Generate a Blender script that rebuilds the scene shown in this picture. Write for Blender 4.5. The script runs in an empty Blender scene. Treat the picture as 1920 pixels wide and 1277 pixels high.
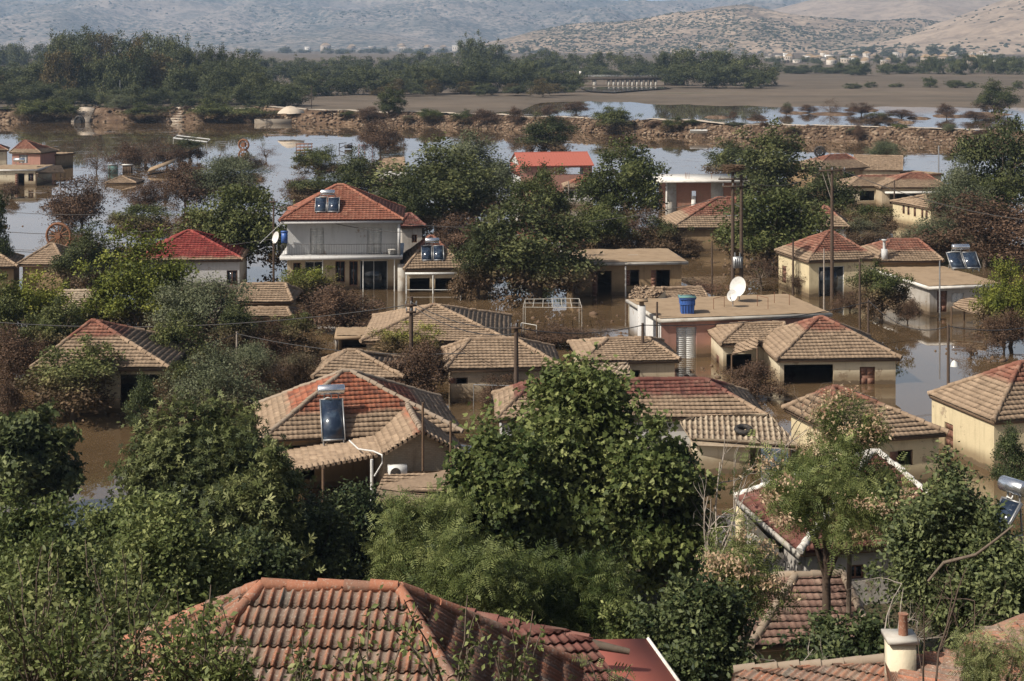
import bpy, math, random
import numpy as np
from mathutils import Vector, Matrix

# ------------------------------------------------------------------ camera, light, exposure
SC = bpy.context.scene
COL = SC.collection
F, CX, HY, CH = 3000.0, 960.0, 80.0, 21.0        # focal length in photo pixels, centre column, horizon row, eye height
cam = bpy.data.cameras.new("camera")
cam.sensor_width = 36.0
cam.lens = F / 1920.0 * 36.0
cam.shift_y = -(638.5 - HY) / 1920.0
cam.clip_start, cam.clip_end = 0.5, 30000.0
camo = bpy.data.objects.new("camera", cam)
camo.location = (0, 0, CH)
camo.rotation_euler = (math.radians(90), 0, 0)
COL.objects.link(camo)
SC.camera = camo

SUN_EL, SUN_AZ = 45.0, 241.0                     # azimuth clockwise from +Y (the view direction)
world = bpy.data.worlds.new("World")
SC.world = world
world.use_nodes = True
wn = world.node_tree
sky = wn.nodes.new("ShaderNodeTexSky")
sky.sky_type = 'NISHITA'
sky.sun_disc = False
sky.sun_elevation = math.radians(SUN_EL)
sky.sun_rotation = math.radians(SUN_AZ)
sky.altitude = 100
sky.air_density = 1.0
sky.dust_density = 5.0
sky.ozone_density = 0.5
bg = wn.nodes["Background"]
bg.inputs[1].default_value = 0.072
# a bank of thin pale cloud low over the horizon
tc = wn.nodes.new("ShaderNodeTexCoord"); sx = wn.nodes.new("ShaderNodeSeparateXYZ"); wn.links.new(tc.outputs['Generated'], sx.inputs[0])
mr = wn.nodes.new("ShaderNodeMapRange"); mr.interpolation_type = 'SMOOTHSTEP'; mr.inputs[1].default_value = .36; mr.inputs[2].default_value = .10; wn.links.new(sx.outputs[2], mr.inputs[0])
cn = wn.nodes.new("ShaderNodeTexNoise"); cn.inputs['Scale'].default_value = 3.5; cn.inputs['Detail'].default_value = 5; wn.links.new(tc.outputs['Generated'], cn.inputs['Vector'])
cm = wn.nodes.new("ShaderNodeMath"); cm.operation = 'MULTIPLY_ADD'; cm.inputs[1].default_value = .9; cm.inputs[2].default_value = .4; wn.links.new(cn.outputs[0], cm.inputs[0])
cf = wn.nodes.new("ShaderNodeMath"); cf.operation = 'MULTIPLY'; cf.use_clamp = True; wn.links.new(mr.outputs[0], cf.inputs[0]); wn.links.new(cm.outputs[0], cf.inputs[1])
cx = wn.nodes.new("ShaderNodeMix"); cx.data_type = 'RGBA'; cx.inputs[7].default_value = (9.2, 9.7, 10.4, 1); wn.links.new(cf.outputs[0], cx.inputs[0]); wn.links.new(sky.outputs[0], cx.inputs[6])
wn.links.new(cx.outputs[2], bg.inputs[0])
sl = bpy.data.lights.new("sun", 'SUN')
sl.energy = 5.0
sl.angle = math.radians(0.5)
sl.color = (1.0, 0.93, 0.82)
so = bpy.data.objects.new("sun", sl)
COL.objects.link(so)
az, el = math.radians(SUN_AZ), math.radians(SUN_EL)
to_sun = Vector((math.sin(az) * math.cos(el), math.cos(az) * math.cos(el), math.sin(el)))
so.rotation_euler = to_sun.to_track_quat('Z', 'Y').to_euler()
SC.view_settings.view_transform = 'Standard'
SC.view_settings.look = 'None'
SC.view_settings.gamma = 1
SC.view_settings.exposure = 0.25
SC.cycles.max_bounces = 8
SC.cycles.diffuse_bounces = 3
SC.cycles.glossy_bounces = 3
SC.cycles.transmission_bounces = 3
SC.cycles.use_denoising = True

# ------------------------------------------------------------------ helpers
def at(px, py, z=0.0):
    D = F * (CH - z) / (py - HY)
    return np.array(((px - CX) * D / F, D, z))
def atD(px, py, D):
    return np.array(((px - CX) * D / F, D, CH - (py - HY) * D / F))
def hit(px, py, p0, nrm):
    d = np.array(((px - CX) / F, 1.0, -(py - HY) / F)); o = np.array((0, 0, CH))
    return o + d * (np.dot(p0 - o, nrm) / np.dot(d, nrm))

class MB:
    """collects geometry; build() links it as one mesh object"""
    def __init__(s):
        s.v, s.f, s.t, s.m, s.n = [], [], [], [], 0
    def add(s, V, Fc, tint=0.5, mat=0):
        V = np.asarray(V, float).reshape(-1, 3); Fc = np.asarray(Fc, int)
        s.v.append(V); s.f.append(Fc + s.n); s.n += len(V)
        s.t.append(np.broadcast_to(np.asarray(tint, float), (len(Fc),)).copy())
        s.m.append(np.full(len(Fc), mat, int))
    def poly(s, pts, tint=0.5, mat=0):
        s.add(pts, [list(range(len(pts)))], tint, mat)
    def box8(s, P, tint=0.5, mat=0):
        s.add(P, [(0, 3, 2, 1), (4, 5, 6, 7), (0, 1, 5, 4), (1, 2, 6, 5), (2, 3, 7, 6), (3, 0, 4, 7)], tint, mat)
    def obox(s, o, e, n, u0, u1, n0, n1, z0, z1, tint=0.5, mat=0):
        o = np.asarray(o, float); o = np.array((o[0], o[1], 0.0)); P = []
        for z in (z0, z1):
            for a, b in ((u0, n0), (u1, n0), (u1, n1), (u0, n1)):
                p = o + e * a + n * b; P.append((p[0], p[1], z))
        s.box8(P, tint, mat)
    def box(s, c, size, yaw=0, tint=0.5, mat=0):
        e = np.array((math.cos(yaw), math.sin(yaw), 0)); n = np.array((-e[1], e[0], 0))
        s.obox(c, e, n, -size[0] / 2, size[0] / 2, -size[1] / 2, size[1] / 2, c[2] - size[2] / 2, c[2] + size[2] / 2, tint, mat)
    def tube(s, pts, rad, sides=6, tint=0.5, mat=0, cap=True):
        pts = np.asarray(pts, float); k = len(pts)
        rad = np.broadcast_to(np.asarray(rad, float), (k,))
        tan = np.gradient(pts, axis=0)
        tan /= np.linalg.norm(tan, axis=1)[:, None] + 1e-9
        up = np.array((0, 0, 1.0)) if abs(tan[0][2]) < .9 else np.array((1.0, 0, 0))
        a = np.linspace(0, 2 * math.pi, sides, endpoint=False); V = []
        for i in range(k):
            x = np.cross(tan[i], up); x /= np.linalg.norm(x) + 1e-9; y = np.cross(x, tan[i])
            V.append(pts[i] + rad[i] * (np.cos(a)[:, None] * x + np.sin(a)[:, None] * y))
        V = np.concatenate(V); Fc = []
        for i in range(k - 1):
            for j in range(sides):
                b = (j + 1) % sides
                Fc.append((i * sides + j, i * sides + b, (i + 1) * sides + b, (i + 1) * sides + j))
        s.add(V, Fc, tint, mat)
        if cap:
            s.add(V[:sides], [list(range(sides))[::-1]], tint, mat); s.add(V[-sides:], [list(range(sides))], tint, mat)
    def bar(s, p, q, w=0.06, tint=0.5, mat=0):
        s.tube([p, q], w * .7, 4, tint, mat)
    def mesh(s, name, mats, smooth=False):
        me = bpy.data.meshes.new(name)
        V = np.concatenate(s.v)
        me.vertices.add(len(V)); me.vertices.foreach_set('co', V.astype(np.float32).ravel())
        tot = np.concatenate([np.full(len(f), f.shape[1], np.int32) for f in s.f])
        lp = np.concatenate([f.ravel() for f in s.f]).astype(np.int32)
        me.loops.add(len(lp)); me.loops.foreach_set('vertex_index', lp)
        me.polygons.add(len(tot))
        st = np.concatenate(([0], np.cumsum(tot)[:-1])).astype(np.int32)
        me.polygons.foreach_set('loop_start', st); me.polygons.foreach_set('loop_total', tot)
        me.polygons.foreach_set('material_index', np.concatenate(s.m).astype(np.int32))
        if smooth: me.polygons.foreach_set('use_smooth', np.ones(len(tot), bool))
        me.update(calc_edges=True)
        a = me.attributes.new('tint', 'FLOAT', 'FACE'); a.data.foreach_set('value', np.concatenate(s.t).astype(np.float32))
        for m in (mats if isinstance(mats, (list, tuple)) else [mats]): me.materials.append(m)
        return me
    def build(s, name, mats, parent=None, smooth=False):
        return link(name, s.mesh(name, mats, smooth), parent)

def link(name, me, parent=None):
    o = bpy.data.objects.new(name, me); COL.objects.link(o)
    if parent is not None:
        o.parent = parent
        w = Matrix.Identity(4); q = parent
        loc = Vector((0, 0, 0))
        while q is not None and q.type == 'EMPTY':
            loc += Vector(q.location); q = q.parent
        if loc.length > 0 and parent.type == 'EMPTY':
            o.matrix_parent_inverse = Matrix.Translation(-loc)
    return o
def tag(o, label=None, cat=None, group=None, kind=None):
    if label: o['label'] = label
    if cat: o['category'] = cat
    if group: o['group'] = group
    if kind: o['kind'] = kind
    return o
def thing(name, label, cat, loc, group=None):
    o = bpy.data.objects.new(name, None); COL.objects.link(o)
    o.location = [float(c) for c in loc]; o.empty_display_size = .3
    return tag(o, label, cat, group)

# ------------------------------------------------------------------ materials
FLOOD = 3.02                                      # highest level the flood reached (a mud line on roofs, walls and leaves)
class NT:
    def __init__(s, name):
        s.m = bpy.data.materials.new(name); s.m.use_nodes = True; s.t = s.m.node_tree
        s.b = s.t.nodes['Principled BSDF']; s.out = s.t.nodes['Material Output']
    def n(s, kind, **kw):
        x = s.t.nodes.new('ShaderNode' + kind)
        for k, v in kw.items(): setattr(x, k, v)
        return x
    def l(s, a, b): s.t.links.new(a, b)
    def val(s, x, i, v):
        if hasattr(v, 'is_linked') or hasattr(v, 'links'): s.l(v, x.inputs[i])
        else: x.inputs[i].default_value = v
    def math(s, op, a, b=0.0, c=None):
        x = s.n('Math', operation=op); s.val(x, 0, a); s.val(x, 1, b)
        if c is not None: s.val(x, 2, c)
        return x.outputs[0]
    def noise(s, vec, scale, detail=3, rough=.55):
        x = s.n('TexNoise'); s.l(vec, x.inputs['Vector']); x.inputs['Scale'].default_value = scale
        x.inputs['Detail'].default_value = detail; x.inputs['Roughness'].default_value = rough
        return x.outputs[0]
    def mix(s, f, a, b):
        x = s.n('Mix', data_type='RGBA'); s.val(x, 0, f)
        for i, c in ((6, a), (7, b)):
            if isinstance(c, tuple): x.inputs[i].default_value = (*c, 1)
            else: s.l(c, x.inputs[i])
        return x.outputs[2]
    def ramp(s, f, stops):
        x = s.n('ValToRGB'); e = x.color_ramp.elements; s.l(f, x.inputs[0])
        while len(e) < len(stops): e.new(.5)
        for i, (p, c) in enumerate(stops): e[i].position = p; e[i].color = (*c, 1)
        return x.outputs[0]
    def step(s, v, lo, hi):
        x = s.n('MapRange'); x.interpolation_type = 'SMOOTHSTEP'; s.l(v, x.inputs[0])
        x.inputs[1].default_value = lo; x.inputs[2].default_value = hi
        return x.outputs[0]
    def pos(s): return s.n('NewGeometry').outputs['Position']
    def z(s):
        x = s.n('SeparateXYZ'); s.l(s.pos(), x.inputs[0]); return x.outputs[2]
    def tint(s): return s.n('Attribute', attribute_name='tint').outputs['Fac']
    def bump(s, h, dist=.02, strength=1.0):
        x = s.n('Bump'); x.inputs['Strength'].default_value = strength; x.inputs['Distance'].default_value = dist
        s.l(h, x.inputs['Height']); s.l(x.outputs[0], s.b.inputs['Normal'])
    def fin(s, col, rough=.8, spec=.3):
        if isinstance(col, tuple): s.b.inputs['Base Color'].default_value = (*col, 1)
        else: s.l(col, s.b.inputs['Base Color'])
        s.b.inputs['Roughness'].default_value = rough; s.b.inputs['Specular IOR Level'].default_value = spec
        return s.m

def roof_mat(name, red=((.105, .05, .037), (.205, .088, .06), (.28, .15, .105)), mud=((.135, .095, .064), (.37, .272, .188)), fl=FLOOD, grime=.35, lichen=0.0):
    k = NT(name); p = k.pos(); t = k.tint()
    rc = k.ramp(t, [(0, red[0]), (.55, red[1]), (1, red[2])])
    g = k.noise(p, 1.3, 5, .65)
    rc = k.mix(k.math('MULTIPLY', k.step(g, .48, .72), grime), rc, (.24, .19, .14))
    mc = k.ramp(k.math('MULTIPLY_ADD', k.noise(p, 2.2, 6, .7), .75, k.math('MULTIPLY', t, .3)), [(.22, mud[0]), (.8, mud[1])])
    zz = k.math('ADD', k.z(), k.math('MULTIPLY_ADD', k.noise(p, 1.1, 4), .45, -.22))
    c = k.mix(k.step(zz, fl - .13, fl + .13), mc, rc)
    c = k.mix(k.math('MULTIPLY', k.step(k.noise(p, 7, 3), .62, .72), .55), c, (.09, .075, .06))
    if lichen: c = k.mix(k.math('MULTIPLY', k.step(k.noise(p, 22, 4, .7), .54, .68), lichen), c, (.38, .34, .28))
    k.bump(k.noise(p, 18, 4), .015, .6)
    return k.fin(c, .85, .2)
def wall_mat(name, col, mud=(.23, .16, .09), fl=FLOOD, dirt=.35, mudf=.3, brick=None, low=1.1):
    k = NT(name); p = k.pos()
    c = k.mix(k.math('MULTIPLY', k.step(k.noise(p, 1.2, 6, .7), .45, .75), dirt), col, tuple(x * .55 for x in col))
    if brick:
        b = k.n('TexBrick'); mp = k.n('Mapping'); k.l(p, mp.inputs[0]); mp.inputs['Rotation'].default_value = (math.radians(90), 0, 0)
        k.l(mp.outputs[0], b.inputs['Vector']); b.inputs['Scale'].default_value = 3.0
        b.inputs['Color1'].default_value = (*col, 1); b.inputs['Color2'].default_value = (*brick, 1); b.inputs['Mortar'].default_value = (.22, .19, .16, 1)
        c = k.mix(k.math('MULTIPLY', k.noise(p, 1.5, 5), .6), b.outputs[0], c)
    pe = k.math('MULTIPLY', k.step(k.noise(p, .75, 6, .75), .60, .63), .75)
    c = k.mix(pe, c, (.25, .185, .135))
    zz = k.math('ADD', k.z(), k.math('MULTIPLY_ADD', k.noise(p, .9, 4), .5, -.25))
    mud_hi = k.math('SUBTRACT', 1.0, k.step(zz, fl - .3, fl + .2))
    mud_lo = k.math('SUBTRACT', 1.0, k.step(zz, .35, low))
    c = k.mix(k.math('MULTIPLY', mud_hi, mudf * .45), c, mud)
    c = k.mix(k.math('MULTIPLY', mud_lo, .8), c, tuple(x * .75 for x in mud))
    wet = k.math('SUBTRACT', 1.0, k.step(k.math('ADD', k.z(), k.math('MULTIPLY_ADD', k.noise(p, 2.5, 3), .3, -.15)), .2, .32))
    c = k.mix(k.math('MULTIPLY', wet, .75), c, (.085, .058, .036))
    st = k.n('Mapping'); k.l(p, st.inputs[0]); st.inputs['Scale'].default_value = (2.2, 2.2, .22)
    c = k.mix(k.math('MULTIPLY', k.step(k.noise(st.outputs[0], 1.6, 5, .65), .5, .7), dirt * .7), c, tuple(x * .5 for x in mud))
    k.bump(k.noise(p, 9, 5), .02, .5)
    return k.fin(c, .9, .2)
def plain(name, col, rough=.6, spec=.3, var=.3, scale=3.0, metal=0.0, dirt=(.2, .15, .1)):
    k = NT(name); p = k.pos()
    c = k.mix(k.math('MULTIPLY', k.step(k.noise(p, scale, 5, .65), .4, .75), var), col, dirt)
    k.b.inputs['Metallic'].default_value = metal
    return k.fin(c, rough, spec)
LEAF_GAIN = dict(leaf_dark=1.75, leaf_mid=1.5, leaf_bright=1.15, leaf_olive=1.4, leaf_wood=1.7, leaf_autumn=1.2, leaf_near=1.6, leaf_deep=1.8, leaf_soft=1.45, leaf_dead=.95)
def leaf_mat(name, lo, mid, hi, brown=(.105, .066, .042), fl=2.45, gloss=.3, trans=.13, dead=0.0):
    g = LEAF_GAIN.get(name, 1); lo, mid, hi, brown = [tuple(x * g for x in c) for c in (lo, mid, hi, brown if name == 'leaf_dead' else tuple(b / g * 1.2 for b in brown))]
    k = NT(name); p = k.pos(); t = k.tint()
    oi = k.n('ObjectInfo').outputs['Random']
    tt = k.math('ADD', k.math('MULTIPLY', t, .85), k.math('MULTIPLY_ADD', oi, .3, -.08))
    c = k.ramp(tt, [(0.05, lo), (.5, mid), (.95, hi)])
    bc = k.ramp(t, [(0, tuple(x * .55 for x in brown)), (.6, brown), (1, tuple(x * 1.7 for x in brown))])
    if dead: c = k.mix(dead, c, bc)
    elif fl is not None:
        zz = k.math('ADD', k.z(), k.math('MULTIPLY_ADD', k.noise(p, .8, 3), 2.4, -1.2))
        c = k.mix(k.math('MULTIPLY', k.math('SUBTRACT', 1.0, k.step(zz, fl - .7, fl + .7)), .9), c, bc)
    k.fin(c, .55, gloss * .45)
    tr = k.n('BsdfTranslucent'); k.l(k.mix(.35, c, tuple(min(1, x * 1.6) for x in hi)) if not dead else c, tr.inputs[0])
    mx = k.n('MixShader'); mx.inputs[0].default_value = trans
    k.l(k.b.outputs[0], mx.inputs[1]); k.l(tr.outputs[0], mx.inputs[2]); k.l(mx.outputs[0], k.out.inputs['Surface'])
    return k.m

M = {}
M['tile'] = roof_mat('tile', fl=3.5)
M['tile_high'] = roof_mat('tile_high', fl=3.95)
M['tile_low'] = roof_mat('tile_low', fl=3.0)
M['tile_far'] = roof_mat('tile_far', fl=3.6)
M['tile_maroon'] = roof_mat('tile_maroon', ((.07, .03, .026), (.15, .058, .045), (.21, .10, .075)), fl=2.95)
M['tile_orange'] = roof_mat('tile_orange', ((.09, .045, .035), (.27, .09, .05), (.34, .15, .09)), grime=.35, fl=3.3)
M['tile_bright'] = roof_mat('tile_bright', ((.12, .025, .022), (.215, .04, .035), (.28, .075, .058)), grime=.12, fl=2.95)
M['tile_new'] = roof_mat('tile_new', ((.17, .065, .042), (.255, .10, .066), (.31, .15, .10)), grime=.2)
M['tile_old'] = roof_mat('tile_old', ((.15, .125, .105), (.25, .115, .072), (.36, .15, .09)), grime=.6, lichen=.65)
M['tile_dark'] = roof_mat('tile_dark', ((.09, .04, .033), (.155, .062, .05), (.21, .10, .08)), grime=.4)
M['tile_brown'] = roof_mat('tile_brown', ((.09, .058, .048), (.19, .112, .088), (.27, .18, .14)), grime=.4, lichen=.3)
M['mud_tile'] = roof_mat('mud_tile', fl=6.5)
M['mortar'] = plain('mortar', (.27, .215, .165), .9, .2, .6, 4)
M['whitewash'] = plain('whitewash', (.60, .58, .54), .85, .2, .75, 5, dirt=(.3, .26, .21))
M['white_wall'] = wall_mat('white_wall', (.47, .47, .465), dirt=.25, mudf=.2)
M['cream_wall'] = wall_mat('cream_wall', (.60, .53, .39), dirt=.3)
M['yellow_wall'] = wall_mat('yellow_wall', (.60, .51, .33), dirt=.3, mudf=.25)
M['beige_wall'] = wall_mat('beige_wall', (.46, .38, .27), dirt=.5)
M['tan_wall'] = wall_mat('tan_wall', (.30, .21, .12), dirt=.5)
M['grey_wall'] = wall_mat('grey_wall', (.40, .38, .35), dirt=.6)
M['stone_wall'] = wall_mat('stone_wall', (.34, .27, .19), brick=(.44, .36, .26), dirt=.5)
M['pink_wall'] = wall_mat('pink_wall', (.34, .17, .13), dirt=.5, mudf=.35)
M['rose_wall'] = wall_mat('rose_wall', (.38, .2, .16), dirt=.3)
M['brick_wall'] = wall_mat('brick_wall', (.27, .12, .085), brick=(.33, .16, .11), dirt=.5)
M['concrete'] = plain('concrete', (.42, .40, .36), .9, .2, .6, 1.5)
M['pale_slab'] = plain('pale_slab', (.62, .60, .56), .85, .2, .4, 1.5)
M['roof_dirt'] = plain('roof_dirt', (.30, .22, .145), .95, .1, .7, 1.1, dirt=(.19, .135, .085))
M['wood'] = plain('wood', (.13, .085, .055), .85, .2, .5, 6, dirt=(.07, .05, .035))
M['pole_wood'] = plain('pole_wood', (.085, .06, .045), .9, .2, .5, 5, dirt=(.04, .03, .025))
M['brown_paint'] = plain('brown_paint', (.16, .075, .05), .6, .3, .4, 5)
M['white_paint'] = plain('white_paint', (.58, .58, .56), .5, .4, .25, 4)
M['grey_metal'] = plain('grey_metal', (.35, .36, .37), .45, .5, .4, 6, .6)
M['steel'] = plain('steel', (.7, .72, .75), .25, .5, .15, 4, .9)
M['black_iron'] = plain('black_iron', (.03, .03, .032), .5, .4, .3, 6)
M['rust'] = plain('rust', (.20, .09, .05), .9, .2, .6, 5)
M['tank_blue'] = plain('tank_blue', (.035, .10, .33), .4, .4, .2, 2)
M['rubber'] = plain('rubber', (.02, .02, .021), .7, .3, .3, 6)
M['red_metal'] = plain('red_metal', (.36, .115, .085), .75, .12, .25, .6, dirt=(.3, .1, .07))
M['old_masonry'] = plain('old_masonry', (.22, .19, .155), .95, .1, .6, 2)
M['teal'] = plain('teal', (.10, .22, .21), .6, .3, .4, 4)
M['dark_void'] = plain('dark_void', (.03, .024, .02), .9, .1)
M['bark'] = plain('bark', (.14, .11, .085), .95, .1, .6, 8, dirt=(.06, .045, .035))
M['pale_bark'] = plain('pale_bark', (.32, .28, .24), .95, .1, .6, 6, dirt=(.14, .11, .09))
def glass_mat():
    k = NT('dark_glass'); k.fin((.016, .02, .024), .06, .6); return k.m
M['glass'] = glass_mat()
def panel_mat():
    k = NT('solar_glass'); p = k.pos()
    c = k.mix(k.step(k.noise(p, 2.0, 4), .45, .8), (.018, .028, .05), (.07, .10, .14)); k.fin(c, .12, .6); return k.m
M['solar'] = panel_mat()
def corr_mat():
    k = NT('corrugated'); p = k.pos()
    c = k.mix(k.step(k.noise(p, 1.6, 6, .7), .4, .7), (.40, .33, .24), (.26, .19, .13))
    c = k.mix(k.math('MULTIPLY', k.step(k.noise(p, 5, 3), .62, .7), .6), c, (.14, .085, .06))
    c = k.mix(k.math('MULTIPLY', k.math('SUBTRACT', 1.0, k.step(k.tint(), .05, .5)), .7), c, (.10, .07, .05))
    return k.fin(c, .8, .3)
M['corrugated'] = corr_mat()

M['leaf_dark'] = leaf_mat('leaf_dark', (.012, .017, .007), (.034, .040, .016), (.088, .092, .036))
M['leaf_mid'] = leaf_mat('leaf_mid', (.018, .025, .008), (.052, .060, .020), (.125, .130, .047))
M['leaf_bright'] = leaf_mat('leaf_bright', (.040, .052, .011), (.115, .130, .022), (.25, .245, .055))
M['leaf_olive'] = leaf_mat('leaf_olive', (.032, .038, .020), (.070, .080, .043), (.125, .130, .078))
M['leaf_dead'] = leaf_mat('leaf_dead', (.03, .03, .015), (.05, .05, .025), (.07, .07, .03), brown=(.115, .070, .046), dead=.92)
M['leaf_wood'] = leaf_mat('leaf_wood', (.018, .024, .011), (.043, .050, .022), (.085, .088, .038), fl=None)
M['leaf_autumn'] = leaf_mat('leaf_autumn', (.045, .038, .018), (.085, .065, .028), (.13, .10, .04), fl=None)
M['leaf_near'] = leaf_mat('leaf_near', (.014, .024, .006), (.054, .068, .020), (.155, .168, .062), fl=None, gloss=.4, trans=.16)
M['leaf_deep'] = leaf_mat('leaf_deep', (.009, .016, .006), (.032, .041, .016), (.098, .110, .044), fl=None, gloss=.4)
M['leaf_soft'] = leaf_mat('leaf_soft', (.020, .028, .012), (.066, .078, .026), (.19, .195, .085), fl=None, gloss=.4)
M['seed'] = leaf_mat('seed', (.20, .10, .07), (.42, .30, .19), (.62, .49, .34), fl=None, trans=.3)

# ------------------------------------------------------------------ roofs of real tiles
RNG = np.random.default_rng(11)
def tile_face(mb, poly, rib=.25, course=.31, amp=.024, lift=.055, ns=4, sag=.03, mat=0, jit=.012, valley=0.0, pw=1.0):
    P = np.asarray(poly, float)
    n = np.zeros(3)
    for i in range(len(P)):
        a, b = P[i], P[(i + 1) % len(P)]; n += np.cross(a, b)
    n /= np.linalg.norm(n)
    if n[2] < 0: n = -n
    eu = np.cross((0, 0, 1.0), n)
    eu = np.array((1.0, 0, 0)) if np.linalg.norm(eu) < 1e-4 else eu / np.linalg.norm(eu)
    ev = np.cross(n, eu)
    o = P.mean(0); Q = np.stack(((P - o) @ eu, (P - o) @ ev), 1)
    v0, vmax = Q[:, 1].min(), Q[:, 1].max()
    def span(v):
        us = []
        for i in range(len(Q)):
            a, b = Q[i], Q[(i + 1) % len(Q)]
            if (a[1] - v) * (b[1] - v) <= 0 and abs(a[1] - b[1]) > 1e-6:
                t = (v - a[1]) / (b[1] - a[1]); us.append(a[0] + t * (b[0] - a[0]))
            elif abs(a[1] - v) < 1e-6: us.append(a[0])
        return (min(us), max(us)) if us else (0, 0)
    st = rib / ns; i = 0
    ph = RNG.random(4) * 6
    while v0 + i * course < vmax - .03:
        va = v0 + i * course; vb = min(va + course + .02, vmax)
        la, ra = span(min(va + 1e-4, vmax)); lb, rb = span(vb - 1e-4)
        lo, hi = min(la, lb), max(ra, rb)
        k0, k1 = math.floor(lo / st), math.ceil(hi / st) + 1
        ks = np.arange(k0, k1 + 1); us = ks * st
        tid = np.floor(ks / ns).astype(int); tid -= tid.min()
        j = RNG.normal(0, jit, tid.max() + 2); tn = np.clip(RNG.normal(.5, .19, tid.max() + 2), 0, 1)
        ua, ub = np.clip(us, la, ra), np.clip(us, lb, rb)
        prof = amp * (.5 + .5 * np.cos(2 * math.pi * us / rib)) ** pw
        sg = sag * (np.sin(us * .9 + ph[0]) * np.sin(va * 1.1 + ph[1]))
        def row(u, v, h): return o + np.outer(u, eu) + v * ev + np.outer(h, n)
        V = np.concatenate((row(ua, np.minimum(va + .08, vmax) if np.ndim(va) else min(va + .08, vmax), sg - .02), row(ua, va - .015, prof + lift + sg + j[tid]), row(ub, vb, prof + .008 + sg)))
        m = len(us); a = np.arange(m - 1)
        F1 = np.stack((a, a + 1, a + 1 + m, a + m), 1); F2 = np.stack((a + m, a + m + 1, a + 1 + 2 * m, a + 2 * m), 1)
        keep = ((ua[1:] - ua[:-1]) > 1e-4) | ((ub[1:] - ub[:-1]) > 1e-4)
        tt = tn[tid[:-1]]
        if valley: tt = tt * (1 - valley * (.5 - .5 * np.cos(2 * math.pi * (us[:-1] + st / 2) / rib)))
        mb.add(V, np.concatenate((F1[keep], F2[keep])), np.concatenate((tt[keep] * .25, tt[keep])), mat)  # riser faces tinted darker: gap shadow under each course painted in, plus grime
        i += 1
    mb.poly(P - n * .08, .3, mat)
    return o, n
def ridge_caps(mb, a, b, r=.13, seg=.38, mat=0):
    a, b = np.asarray(a, float), np.asarray(b, float); L = np.linalg.norm(b - a); k = max(1, int(L / seg))
    for i in range(k):
        p, q = a + (b - a) * i / k, a + (b - a) * min(1, (i + 1.12) / k)
        off = np.array((0, 0, .03)) + RNG.normal(0, .012, 3)
        mb.tube([p + off, q + off], [r * 1.12, r * .9], 8, float(np.clip(RNG.normal(.5, .2), 0, 1)), mat)

def wall_quad(mb, o, e, n, L, z0, z1, ops, mat=0, reveal=.2):
    """wall along e from o, outward normal n, with real openings [(u0,u1,za,zb)]"""
    us = sorted({0.0, L, *[c for q in ops for c in q[:2]]}); zs = sorted({z0, z1, *[c for q in ops for c in q[2:4]]})
    P = lambda u, z, d=0: (o[0] + e[0] * u - n[0] * d, o[1] + e[1] * u - n[1] * d, z)
    for ua, ub in zip(us, us[1:]):
        for za, zb in zip(zs, zs[1:]):
            um, zm = (ua + ub) / 2, (za + zb) / 2
            if any(q[0] < um < q[1] and q[2] < zm < q[3] for q in ops): continue
            mb.poly([P(ua, za), P(ub, za), P(ub, zb), P(ua, zb)], .5, mat)
    for q in ops:
        a, b, c, d = q[:4]
        for s, t in (((a, c), (b, c)), ((b, c), (b, d)), ((b, d), (a, d)), ((a, d), (a, c))):
            mb.poly([P(*s), P(*t), P(*t, reveal), P(*s, reveal)], .5, mat)
    # inner skin, so that the room behind an opening stays dark
    if L > .5: 
        for ua, ub in zip(us, us[1:]):
            for za, zb in zip(zs, zs[1:]):
                um, zm = (ua + ub) / 2, (za + zb) / 2
                if any(q[0] < um < q[1] and q[2] < zm < q[3] for q in ops): continue
                mb.poly([P(ua, za, reveal), P(ub, za, reveal), P(ub, zb, reveal), P(ua, zb, reveal)], .5, mat)

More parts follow.
